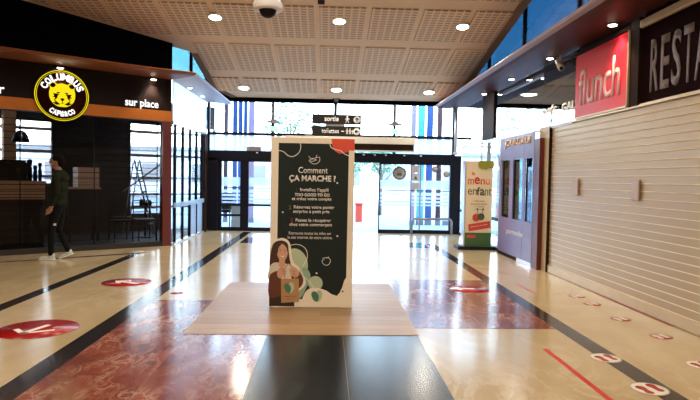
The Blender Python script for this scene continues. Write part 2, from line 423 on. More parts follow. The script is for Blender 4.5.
# perforated panels, one object each
tilt = Matrix.Rotation(math.atan(-.184), 4, 'X')
meshes = {}
def clip(P, f):
    o = []
    for i in range(len(P)):
        a, b2 = P[i], P[(i + 1) % len(P)]; fa, fb = f(a), f(b2)
        if fa >= 0: o.append(a)
        if fa * fb < 0: t = fa / (fa - fb); o.append((a[0] + (b2[0] - a[0]) * t, a[1] + (b2[1] - a[1]) * t))
    return o
rows = [(8.72, 10.05), (10.42, 11.72), (12.12, 13.56), (14.08, 15.02)]
for (ya, yb) in rows:
    yc = (ya + yb) / 2
    for i in range(-10, 6):
        x0 = -1.18 + .94 * i + .055; x1 = x0 + .83; xc = (x0 + x1) / 2
        P = [(x0, ya), (x1, ya), (x1, yb), (x0, yb)]
        P = clip(P, lambda p: 3.30 - p[0])
        if ya > 12: P = clip(P, lambda p: p[0] + 2.80)
        if ya < 12: P = clip(P, lambda p: -((p[0] + 5.66) * -.6082 + (p[1] - 10.28) * .7937) - .12)
        if len(P) < 3: continue
        key = tuple((round(p[0] - xc, 3), round(p[1] - yc, 3)) for p in P)
        if key not in meshes:
            b = MB(); n = len(P); q = [(a, c / math.cos(math.atan(.184))) for a, c in key]
            b.prism(q, -.008, .019); me = b.mesh('perforated_panel'); me.materials.append(M['perf']); meshes[key] = me
        o = place('perforated_panel', meshes[key], (xc, yc, cz(yc)), ce); o.rotation_euler = (math.atan(-.184), 0, 0)
for x, y in ((-4.0, 10.25), (-.15, 10.22)):
    b = MB(); b.box(-.42 if x < -3 else -.06, .42 if x < -3 else .06, -.05, .05, -.03, 0); me = b.mesh('ceiling_vent'); me.materials.append(M['darkbrown'])
    o = place('vent_slot', me, (x, y, cz(y)), ce); o.rotation_euler = (math.atan(-.184), 0, 0)

# ceiling downlights
def disc_lamp(name, x, y, z, r, rot, label, group, power, mat='lampdisc'):
    t = empty(name, (x, y, z), label, 'ceiling light', group)
    b = MB(); b.lathe((0, 0, -.02), [(r * 1.18, .02), (r * 1.18, .008), (r * 1.02, 0), (r * .98, .006)], 24); me = b.mesh('trim_ring'); me.materials.append(M['offwhite'])
    o = place('trim_ring', me, (x, y, z), t); o.rotation_euler = rot
    b = MB(); b.lathe((0, 0, -.024), [(r * .5, -.004), (r * .9, 0), (r * .97, .012)], 24); me = b.mesh('lens'); me.materials.append(M[mat])
    o = place('lens', me, (x, y, z), t); o.rotation_euler = rot
    a = area('lamp', (0, 0, -.04), power, r * 1.8); a.parent = t; a.rotation_euler = rot
    return t
rot = (math.atan(-.184), 0, 0)
for k, (x, y) in enumerate([(-2.11, 10.9), (.18, 10.92), (2.52, 11.0)]):
    disc_lamp('ceiling_downlight', x, y, cz(y) - .008, .115, rot, ['glowing round ceiling downlight left of the white dome camera', 'glowing round ceiling downlight in the nearer row, above the green direction signs', 'glowing round ceiling downlight nearest the blue clerestory on the right'][k].replace('green', 'black'), 'round ceiling downlights', 26)
for k, (x, y) in enumerate([(-2.12, 14.72), (.2, 14.7), (2.55, 14.72)]):
    disc_lamp('ceiling_downlight', x, y, cz(y) - .008, .13, rot, ['round ceiling downlight of the far row, nearest the cafe side', 'round ceiling downlight of the far row, straight above the sortie sign', 'round ceiling downlight of the far row, nearest the red sign side'][k], 'round ceiling downlights', 20)

# ------------------------------------------------------------------ canopies
def sweep(profile, path_pts, name, mat, parent):
    """profile list of (outward offset, z); path_pts list of (wallpoint, outward dir scaled for mitre)"""
    b = MB(); n = len(profile); vs = []; fs = []
    for (p, dr) in path_pts:
        for (o_, z) in profile: vs.append((p[0] + dr[0] * o_, p[1] + dr[1] * o_, z))
    for i in range(len(path_pts) - 1):
        for k in range(n): fs.append((i * n + k, i * n + (k + 1) % n, (i + 1) * n + (k + 1) % n, (i + 1) * n + k))
    fs.append(tuple(range(n))); fs.append(tuple((len(path_pts) - 1) * n + k for k in range(n)))
    b.add(vs, fs); return b.build(name, mat, parent)
nrm = Vector((.6082, -.7937))
def on(u, y=0): v = F(u, y, 0); return (v.x, v.y)
pl = [(0, 3.42), (.75, 3.375), (.95, 3.365), (1.06, 3.38), (1.10, 3.405), (1.06, 3.425), (.7, 3.44), (0, 3.46)]
corner = on(3.07)                      # (-3.22, 12.15)
# mitre: outer corner at (-2.50, 11.2)
mit = ((-2.50 - corner[0]) / 1.1, (11.17 - corner[1]) / 1.1)
cl_ = empty('entrance_canopy', (-4.5, 10.5, 0), 'long canopy with orange wooden underside turning to silver above the cafe front', 'canopy', kind=None)
sweep(pl, [(on(-6), nrm), (on(2.2), nrm), (corner, mit)], 'wooden_soffit', 'soffitwood', cl_)
# corridor part: offset .72 outwards -> scale profile
sc = .70 / 1.1
sweep(pl, [(corner, mit), ((corner[0], 13.2), (sc, 0)), ((corner[0], 15.6), (sc * .97, 0))], 'silver_soffit', 'softsilver', cl_)

# right canopy: wall X=3.6, outer 2.9, from Y=-2 to 15.3
cr_ = empty('side_canopy', (3.3, 8, 0), 'mauve canopy with rounded silver lip running above the shutter and kiosk', 'canopy')
pr = [(-.12, 3.42), (.42, 3.39), (.58, 3.39), (.67, 3.41), (.70, 3.44), (.67, 3.465), (.4, 3.48), (-.12, 3.49)]
sweep(pr, [((3.6, -5), (-1, 0)), ((3.6, 15.55), (-1, 0))], 'mauve_soffit', 'soffitmauve', cr_)
sweep([(.665, 3.40), (.72, 3.425), (.735, 3.45), (.71, 3.48), (.60, 3.495), (.68, 3.47)], [((3.6, -5), (-1, 0)), ((3.6, 15.55), (-1, 0))], 'silver_lip', 'lip', cr_)
box('light_track', 'tan', cr_, 3.56, 3.61, -4.5, 6.6, 3.24, 3.33, bev=.01); box('light_track', 'darkbrown', cr_, 3.585, 3.62, 6.84, 9.7, 3.29, 3.34, bev=.005)
box('light_track', 'lip', cr_, 3.78, 3.86, 9.72, 12.6, 3.34, 3.40, bev=.01)
# soffit over the cafe room to the right
struct(box('ceiling_side_room', 'deepbrown', None, 3.73, 7.4, 8.6, 15.6, 3.42, 3.56), 'dark ceiling of the glazed side room', 'ceiling')
disc_lamp('round_room_light', 4.48, 12.88, 3.42, .17, (0, 0, 0), 'large oval looking room light under the dark ceiling behind the side canopy', None, 12)
def spot(x, y, z, label, group, power=6, r=.05):
    t = empty('canopy_spotlight', (x, y, z), label, 'spotlight', group)
    b = MB(); b.lathe((x, y, z - .012), [(r * 1.25, .012), (r * 1.2, .002), (r * 1.02, 0), (r, .006)], 16); b.build('trim_ring', 'steel', t)
    b = MB(); b.lathe((x, y, z - .018), [(r * .6, -.004), (r * .92, 0), (r, .01)], 16); b.build('lens', 'spotdisc', t)
    l = bpy.data.lights.new('spot', 'SPOT'); l.energy = power * 5; l.spot_size = rad(95); l.spot_blend = .6; l.color = (1, .82, .6); l.shadow_soft_size = r
    o = bpy.data.objects.new('lamp', l); C.objects.link(o); o.parent = t; o.location = (0, 0, -.05)
g = 'small spotlights under the canopies'
spot(-4.86, 10.78, 3.37, 'small glowing spotlight above the round yellow bear sign', g, 10)
spot(-3.50, 11.83, 3.375, 'small glowing spotlight above the words sur place', g, 10)
spot(-3.03, 12.9, 3.385, 'small spotlight in silver soffit just round the cafe corner', g, 3, .045)
spot(-3.03, 14.2, 3.385, 'small spotlight in silver soffit nearest the left end of the doors', g, 3, .045)
spot(3.45, 7.02, 3.392, 'canopy spotlight shining beside the large red sign', g, 9)
spot(3.45, 9.0, 3.392, 'canopy spotlight left of the small security camera', g, 8)
spot(3.45, 10.9, 3.392, 'third canopy spotlight from the right, before the glazed room', g, 6)
spot(3.45, 12.8, 3.392, 'farthest canopy spotlight over the menu board side', g, 4)
spot(4.0, 7.0, 3.38, 'spotlight over the dark board with tall letters', g, 3) if False else None
spot(4.02, 10.77, 3.40, 'spotlight on the dark room ceiling behind the silver track', g, 3)

# blue clerestory
def clerestory(name, x, y0, y1, step, label, z0=3.5, z1=5.7, gm='blueglass'):
    t = empty(name, (x, (y0 + y1) / 2, z0), label, 'window', kind='structure')
    y = y0
    while y < y1 - .01:
        ye = min(y + step, y1); box('blue_pane', gm, t, x - .01, x + .01, y + .02, ye - .02, z0 + .03, z1)
        box('mullion', 'navy', t, x - .035, x + .035, ye - .02, ye + .02, z0, z1); y = ye
    box('sill', 'navy', t, x - .04, x + .04, y0, y1, z0 - .0, z0 + .03)
clerestory('window_1', 3.68, -5.9, 15.7, 2.4, 'band of tall blue glass panels above the right canopy')
clerestory('window_2', -3.24, 12.2, 15.6, 1.7, 'small blue glass panels above the canopy beyond the cafe corner', gm='cyanglass')

# ------------------------------------------------------------------ entrance wall, Y = 15.7
YE = 15.7
struct(box('trim_1', 'black', None, -3.3, 3.72, 15.56, 15.8, 3.47, 3.66), 'black beam along the top of the entrance glazing', 'beam')
struct(box('wall_entrance_head', 'black', None, -3.3, 3.72, 15.72, 15.88, 3.62, 5.72), 'dark wall above the entrance glazing', 'wall')
w = empty('window_3', (0, YE, 2.6), 'row of large transom panes above the entrance doors', 'window', kind='structure')
vx = [-3.18, -1.47, .19, 1.80, 3.42]
for i in range(4):
    x0, x1 = vx[i], vx[i + 1]
    box('pane', 'clear', w, x0 + .03, x1 - .03, YE - .006, YE + .006, 2.64, 3.48)
for x in vx: box('mullion', 'navy', w, x - .035, x + .035, YE - .05, YE + .05, 2.1, 3.48)
box('rail', 'navy', w, -3.2, 3.9, YE - .06, YE + .06, 2.57, 2.64)
box('rail', 'navy', w, -3.2, 3.45, YE - .09, YE + .09, 1.90, 2.15)
for i in range(4):
    if i in (1, 2): box('pane', 'clear', w, vx[i] + .03, vx[i + 1] - .03, YE - .006, YE + .006, 2.15, 2.57)
    else: box('frosted_pane', 'frosthi', w, vx[i] + .03, vx[i + 1] - .03, YE - .006, YE + .006, 2.15, 2.57)
box('grey_plate', 'greymetal', w, -2.16, -1.78, YE - .03, YE - .01, 2.15, 2.27)
for x in (.95, 1.25, 1.55, 2.05, -1.9, 2.5): box('small_fixing', 'white', w, x, x + .05, YE - .10, YE - .09, 2.09, 2.12)
# air curtain
ac = empty('air_curtain', (1.1, 15.3, 2.2), 'beige and brown air curtain box above the sliding doors, right of the tall panel', 'air curtain')
box('casing', 'offwhite', ac, -1.1, 2.30, 15.15, 15.608, 2.375, 2.55, bev=.01)
box('dark_grille', 'darkbrown', ac, -1.08, 2.26, 15.16, 15.54, 2.21, 2.375)
box('bottom_trim', 'offwhite', ac, -1.1, 2.30, 15.14, 15.56, 2.19, 2.21)
# left door pair
def leaf(name, x0, x1, y, label, handle=None, frames=.07, bars=(.70,), frost=True, cat='door'):
    t = empty(name, ((x0 + x1) / 2, y, 0), label, cat, kind='structure')
    box('pane', 'clear', t, x0 + frames, x1 - frames, y - .006, y + .006, .1, 1.86)
    box('stile', 'navy', t, x0, x0 + frames, y - .035, y + .035, 0.0, 1.9); box('stile', 'navy', t, x1 - frames, x1, y - .035, y + .035, 0.0, 1.9)
    box('bottom_rail', 'navy', t, x0 + frames, x1 - frames, y - .03, y + .03, 0.0, .10); box('top_rail', 'navy', t, x0 + frames, x1 - frames, y - .03, y + .03, 1.86, 1.9)
    for z in bars: box('middle_rail', 'navy', t, x0 + frames, x1 - frames, y - .025, y + .025, z - .03, z + .03)
    if frost:
        for (a, b_) in ((1.20, 1.44), (1.03, 1.11), (.93, .99), (.83, .89), (.75, .79)):
            box('frosted_band', 'frostband', t, x0 + frames + .01, x1 - frames - .01, y - .012, y - .008, a, b_)
        box('dark_stripe', 'sticker', t, x0 + frames + .12, x1 - frames - .02, y - .014, y - .010, 1.145, 1.175)
    return t
leaf('door_1', -2.92, -2.22, YE, 'narrow glazed door leaf at the far left of the entrance', frames=.10, bars=(.70, .42))
leaf('door_2', -2.22, -.85, YE, 'wide glazed door leaf mostly hidden by the tall panel', frames=.12, bars=(.70,))
box('post', 'navy', w, -3.2, -2.92, YE - .09, YE + .09, 0, 1.95)
leaf('door_3', -.80, .62, YE, 'fixed glazed panel behind the tall advertising panel', frames=.04, bars=())
ds = leaf('door_4', 1.40, 3.36, YE - .08, 'sliding glass door with frosted stripes and round stickers', frames=.03, bars=())
for x in (2.27, 2.52): box('inner_stile', 'greymetal', ds, x - .015, x + .015, YE - .10, YE - .05, .1, 1.86)
for z, kk in ((1.72, 0), (1.50, 1), (1.26, 2)):
    box('square_label', 'stickgrey', ds, 2.30, 2.49, YE - .10, YE - .094, z - .07, z + .12)
tri = [(2.34, 1.47), (2.45, 1.47), (2.395, 1.57)]
poly(tri, 'triangle_symbol', 'sticker', ds, lambda a, b_, h: (a, YE - .101 - h, b_))
b = MB(); b.lathe((1.95, YE - .102, 1.63), [(.18, 0), (.18, .006)], 28, 'y'); tag(b.build('round_sticker', 'sticker', ds), 'large dark round sticker with a pictogram')
b = MB(); b.lathe((1.95, YE - .106, 1.63), [(.145, 0), (.145, .003)], 28, 'y'); b.build('sticker_face', 'stickgrey', ds)
box('pictogram', 'sticker', ds, 1.88, 2.02, YE - .111, YE - .108, 1.56, 1.64, bev=.001); box('pictogram', 'sticker', ds, 1.87, 2.03, YE - .111, YE - .108, 1.67, 1.69)
for x, z in ((2.74 + .18, 1.75), (3.23, 1.62)):
    b = MB(); b.lathe((x, YE - .102, z), [(.085, 0), (.085, .006)], 20, 'y'); b.build('round_sticker', 'sticker', ds)
    b = MB(); b.lathe((x, YE - .105, z), [(.06, 0), (.06, .003)], 20, 'y'); b.build('sticker_face', 'stickgrey', ds)
box('post', 'navy', w, 3.34, 3.62, YE - .12, YE + .06, 0, 2.12)
box('floor_track', 'navy', w, 1.4, 3.4, YE - .12, YE + .02, 0, .05)
# hoop barrier
hp = empty('hoop_barrier', (2.8, 15.25, 0), 'grey metal hoop barrier standing in front of the sliding door', 'barrier')
pts = [(2.25, 15.2, .0), (2.25, 15.2, .34)] + [(2.25 + .09 * (1 - math.cos(a)), 15.2, .34 + .09 * math.sin(a)) for a in (.5, 1.0, 1.57)]
pts += [(3.22, 15.2, .43)] + [(3.22 + .09 * math.sin(a), 15.2, .34 + .09 * math.cos(a)) for a in (.5, 1.0, 1.57)] + [(3.31, 15.2, 0)]
tube('hoop', 'greymetal', hp, pts, .032, 10)
for x in (2.25, 3.31):
    b = MB(); b.lathe((x, 15.2, .002), [(.06, 0), (.06, .012)], 14); b.build('foot_plate', 'greymetal', hp)
# silver pole
sp_ = empty('silver_pole', (3.46, 15.42, 2.16), 'slim silver vertical pole at the right end of the transom windows', 'pole')
tube('pole', 'silver', sp_, [(3.46, 15.60, 2.16), (3.46, 15.60, 3.46)], .045, 12)
tube('collar', 'silver', sp_, [(3.46, 15.60, 2.16), (3.46, 15.60, 2.22)], .06, 12)
# hanging exit signs
for k, x in enumerate((-1.44, 1.80)):
    t = empty('emergency_light', (x, 15.45, 2.7), ['dark emergency light with small green sign, left of the direction signs', 'dark emergency light with small green sign, right of the direction signs'][k], 'emergency light', 'emergency lights above the doors')
    box('cap', 'greymetal', t, x - .17, x + .17, 15.44, 15.64, 2.90, 2.95, bev=.01)
    box('top_cap', 'greymetal', t, x - .08, x + .08, 15.52, 15.64, 2.95, 3.0)
    box('hanger', 'greymetal', t, x - .012, x + .012, 15.57, 15.59, 3.0, 3.47)
    box('hanger', 'greymetal', t, x - .08, x - .07, 15.57, 15.59, 2.80, 2.90); box('hanger', 'greymetal', t, x + .07, x + .08, 15.57, 15.59, 2.80, 2.90)
    box('green_sign', 'exitgreen', t, x - .11, x + .11, 15.57, 15.59, 2.70, 2.81)
    box('sign_edge', 'white', t, x - .12, x + .12, 15.575, 15.585, 2.68, 2.70)
t = empty('round_detector', (.21, 15.5, 3.46), 'small round detector on the black beam above the direction signs', 'detector')
b = MB(); b.lathe((.21, 15.48, 3.565), [(.10, 0), (.10, .06), (.085, .085)], 20, 'y'); b.build('housing', 'signgrey', t)
b = MB(); b.lathe((.21, 15.47, 3.565), [(.07, 0), (.07, .01)], 20, 'y'); b.build('face', 'textgrey', t)

# direction signs
t = empty('direction_sign', (.18, 12, 2.32), 'pair of black hanging boards reading sortie and toilettes', 'sign')
for z0, z1 in ((2.575, 2.775), (2.325, 2.535)): box('sign_board', 'signgrey', t, -.33, .69, 11.98, 12.03, z0, z1, bev=.004)
box('link_bar', 'greymetal', t, -.05, .35, 12.0, 12.02, 2.53, 2.58)
tube('suspension_rod', 'signgrey', t, [(.165, 12.005, 2.77), (.165, 12.005, 3.012)], .022)
text('lettering', 'sortie', .29, .10, (.075, 11.979, 2.685), (1, 0, 0), UP, 'txtwhite', t, .02)
text('lettering', 'toilettes', .36, .095, (.05, 11.979, 2.435), (1, 0, 0), UP, 'txtwhite', t, .01)
XZ = lambda y: (lambda a, b_, h: (a, y - h, b_))
for z, dr in ((2.675, 'up'), (2.43, 'left')):
    b = MB(); b.lathe((.60, 11.975, z), [(.072, 0), (.072, .004)], 24, 'y'); b.build('arrow_disc', 'txtwhite', t)
    arw = [(-.012, -.04), (.012, -.04), (.012, .008), (.034, -.012), (.034, .018), (0, .048), (-.034, .018), (-.034, -.012), (-.012, .008)]
    if dr == 'left': arw = [(-y_, x_) for x_, y_ in arw]
    poly([(.60 + a, z + c) for a, c in arw], 'arrow', 'signgrey', t, XZ(11.974), 0, .002)
def person_icon(x, z, s, walk=False):
    b = MB(); fr = XZ(11.979)
    b.prism([(x + s * .016 * math.cos(a * PI / 5), z + s * .062 + s * .016 * math.sin(a * PI / 5)) for a in range(10)], 0, .002, fr)
    b.prism([(x - s * .018, z + s * .04), (x + s * .018, z + s * .04), (x + s * .014, z - s * .01), (x - s * .014, z - s * .01)], 0, .002, fr)
    k_ = .03 if walk else .010
    b.prism([(x - s * .014, z - s * .01), (x, z - s * .01), (x - s * k_ + .004, z - s * .07), (x - s * k_ - s * .012, z - s * .07)], 0, .002, fr)
    b.prism([(x, z - s * .01), (x + s * .014, z - s * .01), (x + s * k_ + s * .012, z - s * .07), (x + s * k_ - .004, z - s * .07)], 0, .002, fr)
    b.prism([(x - s * .016, z + s * .038), (x - s * .010, z + s * .03), (x - s * .04, z - s * .005), (x - s * .046, z)], 0, .002, fr)
    b.prism([(x + s * .016, z + s * .038), (x + s * .010, z + s * .03), (x + s * .04, z - s * .005), (x + s * .046, z)], 0, .002, fr)
    b.build('pictogram', 'txtwhite', t)
person_icon(.40, 2.675, 1, True); person_icon(.40, 2.43, .8); person_icon(.46, 2.43, .8); person_icon(.51, 2.42, .6)
box('pictogram', 'txtwhite', t, .28, .335, 11.977, 11.979, 2.42, 2.437)

t.scale = (1.2875, 1.2875, 1.2875); t.location = (.232, 15.575, 2.575)
# dome camera
t = empty('dome_camera', (-.63, 6, 3.07), 'white dome security camera hanging from the ceiling at the top of the view', 'camera')
b = MB(); b.lathe((-.63, 6, 3.15), [(.145, 0), (.15, .01), (.15, .06), (.12, .11), (.05, .14)], 28); b.build('housing', 'white', t)
b = MB(); b.ball((-.63, 6, 3.155), .088, (1, 1, .95), 24, 14); b.build('dome', 'machine', t)
tube('ceiling_pole', 'white', t, [(-.63, 6, 3.27), (-.63, 6, 5.12)], .025, 12)

# ------------------------------------------------------------------ tall advertising panel
PX0 = -.62
def U(px): return -.62 + (px - 272.0) * .01121
def Z(py): return (307.3 - py) * .01119
YP = 6.43
ad = empty('advertising_panel', (-.16, 6.5, 0), 'tall cream and dark green advertising panel reading Comment ÇA MARCHE on the wooden platform', 'panel')
ad.location.z = .0065
box('body', 'cream', ad, -.62, .30, YP, YP + .10, .0065, 1.90, bev=.006)
fr0 = XZ(YP - .0005)
def art(pts, mat, lvl, name='print_shape', label=None, nm=None):
    o = poly([(U(a), Z(b_)) for a, b_ in pts], name, mat, ad, fr0, .0004 * (lvl - 1), .0004 * lvl + .0002)
    if label: o['label'] = label
    return o
def sm(pts, n=4):
    """closed Catmull-Rom smoothing"""
    o = []; L = len(pts)
    for i in range(L):
        p0, p1, p2, p3 = [pts[(i + k) % L] for k in (-1, 0, 1, 2)]
        for j in range(n):
            t_ = j / n; o.append(tuple(.5 * (2 * p1[q] + (p2[q] - p0[q]) * t_ + (2 * p0[q] - 5 * p1[q] + 4 * p2[q] - p3[q]) * t_ * t_ + (3 * p1[q] - p0[q] - 3 * p2[q] + p3[q]) * t_ ** 3) for q in (0, 1)))
    return o
def circ(cx, cy, r, n=24, ry=None): return [(cx + r * math.cos(2 * PI * k / n), cy + (ry or r) * math.sin(2 * PI * k / n)) for k in range(n)]
def ribbon(pts, w):
    L = []; R = []
    for i, p in enumerate(pts):
        a, c = pts[max(0, i - 1)], pts[min(len(pts) - 1, i + 1)]; dx, dy = c[0] - a[0], c[1] - a[1]; l = math.hypot(dx, dy) or 1
        L.append((p[0] - dy / l * w / 2, p[1] + dx / l * w / 2)); R.append((p[0] + dy / l * w / 2, p[1] - dx / l * w / 2))
    return L, R
def line(pts, w, mat, lvl, name='print_line', smooth=True):
    if smooth and len(pts) > 2:
        q = []
        for i in range(len(pts) - 1):
            p0 = pts[max(0, i - 1)]; p1 = pts[i]; p2 = pts[i + 1]; p3 = pts[min(len(pts) - 1, i + 2)]
            for j in range(5):
                t_ = j / 5; q.append(tuple(.5 * (2 * p1[k] + (p2[k] - p0[k]) * t_ + (2 * p0[k] - 5 * p1[k] + 4 * p2[k] - p3[k]) * t_ * t_ + (3 * p1[k] - p0[k] - 3 * p2[k] + p3[k]) * t_ ** 3) for k in (0, 1)))
        pts = q + [pts[-1]]
    L, R = ribbon(pts, w); b = MB()
    for i in range(len(pts) - 1): b.prism([(U(a), Z(c)) for a, c in (L[i], L[i + 1], R[i + 1], R[i])], .0004 * (lvl - 1), .0004 * lvl + .0002, fr0)
    return b.build(name, mat, ad)
# dark field with the cut bottom right hill
art([(279.5, 143.5), (348.5, 143.5), (348, 276)] + [(346, 279), (344.5, 285), (342, 291), (339, 294.5), (334, 293), (328, 289), (320, 286.5), (313, 287), (309, 290), (305, 298), (279, 300)], 'dkgreen', 1, 'dark_field', 'dark green printed field')
art([(331, 138.5), (354, 138.5), (354, 150), (349, 149.5), (348, 151), (343, 152.5), (339, 153), (335, 150.5), (332.5, 147), (331.5, 142)], 'coral', 3, 'red_shape', 'coral red corner shape')
line([(329.5, 143.5), (331, 147), (335, 149), (340, 150), (344, 153), (348.5, 155)], .7, 'txtwhite', 4)
line([(279.5, 151), (284, 152), (289, 156), (294, 156.5), (299, 153), (301, 148), (300.5, 143.5)], .7, 'txtwhite', 3)
# small fruit doodle
line([(309, 156), (312, 159), (316, 157.5), (319.5, 157), (319.5, 161), (316, 163.5), (312, 163), (310, 160), (313, 158), (317, 160)], .5, 'txtwhite', 3); line([(316, 157.5), (317, 154.5)], .5, 'txtwhite', 3); line([(309, 160.5), (313, 161), (316, 159.5)], .5, 'txtwhite', 3)
line([(324, 257), (327, 256.5), (330, 256.5), (332, 259), (331, 262.5), (328, 264), (325, 262.5), (323.8, 259.5), (326, 258)], .5, 'txtwhite', 3); line([(328, 257), (330.5, 255.5)], .5, 'txtwhite', 3)
def ptext(body, cx, cy, wpx, hpx, bold=.0, mat='txtwhite', name='lettering'):
    return text(name, body, wpx * .01121, hpx * .01119, (U(cx), YP - .0012, Z(cy)), (1, 0, 0), UP, mat, ad, bold, .0008)
ptext('Comment', 313.5, 169.8, 29, 6.2, .012)
ptext('ÇA MARCHE ?', 313, 178.5, 46, 7.4, .035)
ptext('1.', 298, 189.6, 2, 4, .01, 'menugreen'); ptext('Installez l’appli', 315, 189.6, 28, 4.4, .02)
ptext('TOO GOOD TO GO', 313, 194.2, 34.5, 3.2, .035)
ptext('et créez votre compte', 312.5, 198.6, 39, 4.0, .02)
ptext('2.', 291.5, 206.8, 2, 4, .01, 'olive'); ptext('Réservez votre panier', 315, 206.8, 40, 4.2, .02)
ptext('surprise à petit prix', 312.5, 211.2, 36, 4.0, .02)
ptext('3.', 293.5, 219.5, 2, 4, .01, 'menured'); ptext('Passez le récupérer', 314.5, 219.8, 35, 4.2, .02)
ptext('chez votre commerçant', 312, 224, 42, 4.0, .02)
ptext('Retrouvez toutes les infos sur', 311.5, 232.2, 42, 3.0, .0)
ptext('le site internet de votre centre.', 311.5, 236.4, 44, 3.0, .0)
for a, c in ((284.2, 211.8), (337.5, 182), (338.5, 234.7), (318.5, 272)): art(circ(a, c, .9, 10), 'txtwhite', 3, 'print_dot')
for a, c in ((344.8, 290), (274.5, 290)): art(circ(a, c, .9, 10), 'menudark', 3, 'print_dot')
# green blobs behind the printed woman
art(sm([(292, 250), (299, 248), (305, 252), (309, 259), (309.5, 268), (305, 276), (298, 280), (291, 270)]), 'green2', 2, 'green_blob')
art(sm([(300, 268), (306, 266), (311, 270), (312.5, 277), (309, 286), (303, 297), (297, 296), (296, 280)]), 'green1', 3, 'green_blob')
art(circ(317.5, 282, 7.2, 24), 'green2', 4, 'green_blob')
line([(290, 246), (296, 243.5), (303, 244.5), (308, 249), (309, 257), (305, 265), (302, 271), (307, 276), (312, 281), (316, 287)], .6, 'txtwhite', 6)
# cream hill in front
art(sm([(296, 305.5), (303, 302), (306, 294), (310, 288.5), (316, 286.5), (324, 288), (331, 292), (339, 296), (344, 299), (346, 303), (344, 305.5), (320, 306)]), 'cream', 5, 'cream_hill')
# white outline + woman
art(sm([(271.8, 248), (275, 241), (280, 238), (286, 237.5), (291, 241), (293, 248), (294, 256), (296, 262), (302, 267), (306, 274), (308, 281), (306, 286), (301, 290), (297, 294), (296, 300), (297, 304.5), (290, 305.5), (273, 305.5), (272, 290)], 3), 'cream', 6, 'white_outline')
art(sm([(272, 262), (273, 252), (275, 244), (279, 240.5), (285, 240), (289.5, 243), (290.5, 249), (291.5, 257), (292.5, 265), (285, 268), (277, 265), (272.5, 268)], 4), 'phair', 7, 'hair', 'printed woman long dark brown hair')
art(sm([(272, 267), (276, 262), (282, 262), (289, 263), (294, 264), (297, 268), (296, 276), (272, 280)], 3), 'pshirt', 8, 'shirt', 'printed woman cream shirt')
art([(281.5, 258), (287, 258), (287.5, 265), (285, 268), (281, 265)], 'pskin', 9, 'neck')
art(sm([(279.3, 247), (281.5, 243.8), (286, 243.3), (289.3, 246), (290, 251), (288.8, 256.5), (286, 260.3), (283, 260), (280.3, 256.5), (279.2, 252)], 4), 'pskin', 10, 'face', 'printed smiling face')
for a in (282.4, 286.8): art(circ(a, 250.3, .6, 8, .38), 'pdark', 11, 'eye'); line([(a - 1.1, 248.9), (a, 248.5), (a + 1.1, 248.9)], .25, 'phair', 11, 'eyebrow')
art([(284.2, 252.8), (285.5, 252.8), (284.9, 253.3)], 'pcheek', 11, 'nose')
art([(282.4, 254.9), (284.7, 255.4), (287.1, 254.8), (286.0, 256.3), (284.8, 256.7), (283.5, 256.3)], 'txtwhite', 11, 'smile'); line([(282.5, 255.2), (284.0, 256.7), (285.6, 256.7), (287.1, 255.1)], .3, 'menured', 12, 'lip')
art(sm([(279.0, 252), (278.6, 247), (280.5, 243.6), (284, 242.3), (282.2, 245), (280.6, 247.5), (280, 252)], 3), 'phair', 12, 'hair'); art(sm([(290.2, 252), (290.3, 247), (288.6, 243.8), (284, 242.3), (287.0, 245), (288.6, 247.5), (289.5, 251)], 3), 'phair', 12, 'hair')
art(sm([(271.8, 277), (275, 272), (281, 270), (283, 274), (284, 283), (284, 294), (272, 296)], 3), 'psleeve', 9, 'sleeve', 'printed brown sleeve'); art(sm([(298, 268), (303, 273), (305.5, 279), (303, 286), (296, 289), (294, 282), (294, 272)], 3), 'psleeve', 9, 'sleeve', 'printed brown sleeve')
art([(272, 291), (284, 286), (296, 289), (297, 305.3), (272, 305.3)], 'pdark', 8, 'dark_skirt')
art([(283.5, 278), (301, 277.5), (301.5, 300.5), (284, 302)], 'kraft', 12, 'paper_bag', 'printed brown paper bag')
line([(287, 278), (287.5, 268), (291, 263), (295, 268), (297, 278)], .9, 'kraft', 11, 'bag_handle')
for pts in ([(281, 268), (285, 266), (288, 268), (288.5, 271.5), (286, 275), (282, 277.5), (279.5, 274)], [(292, 267.5), (296, 266), (300, 269), (301.5, 273.5), (298, 276.5), (294, 274.5), (292, 271)]):
    art(sm(pts, 3), 'pskin', 13, 'hand')
for (a, c) in ((283.5, 268.3), (284.6, 270.4), (285.3, 272.6), (294.0, 269.8), (294.4, 272.0), (295.4, 274.0)): line([(a, c), (a + 3.2, c + .6)], .35, 'psleeve', 14, 'finger_line')
# leaf logos
def leaf_logo(cx, cy, s, lv):
    art(sm([(cx - 5 * s, cy - 2 * s), (cx - 3 * s, cy - 4.5 * s), (cx + .5 * s, cy - 3 * s), (cx + 2 * s, cy + 1 * s), (cx + .5 * s, cy + 5 * s), (cx - 3 * s, cy + 3.5 * s)], 4), 'green3', lv + 1, 'leaf_mark')
    art(sm([(cx + 0 * s, cy - 4.5 * s), (cx + 3.5 * s, cy - 5.5 * s), (cx + 5 * s, cy - 1 * s), (cx + 3.5 * s, cy + 3.5 * s), (cx + .5 * s, cy + 5 * s), (cx + .2 * s, cy)], 4), 'green2', lv, 'leaf_mark')
leaf_logo(291.5, 287, 1.0, 13); leaf_logo(319, 295, 1.08, 7)
line([(287, 295.5), (299, 295)], .5, 'psleeve', 13, 'bag_print'); line([(289, 298), (297, 297.7)], .4, 'psleeve', 13, 'bag_print')
ptext('Too Good To Go', 318.5, 303.6, 14, 1.4, .02, 'menudark')

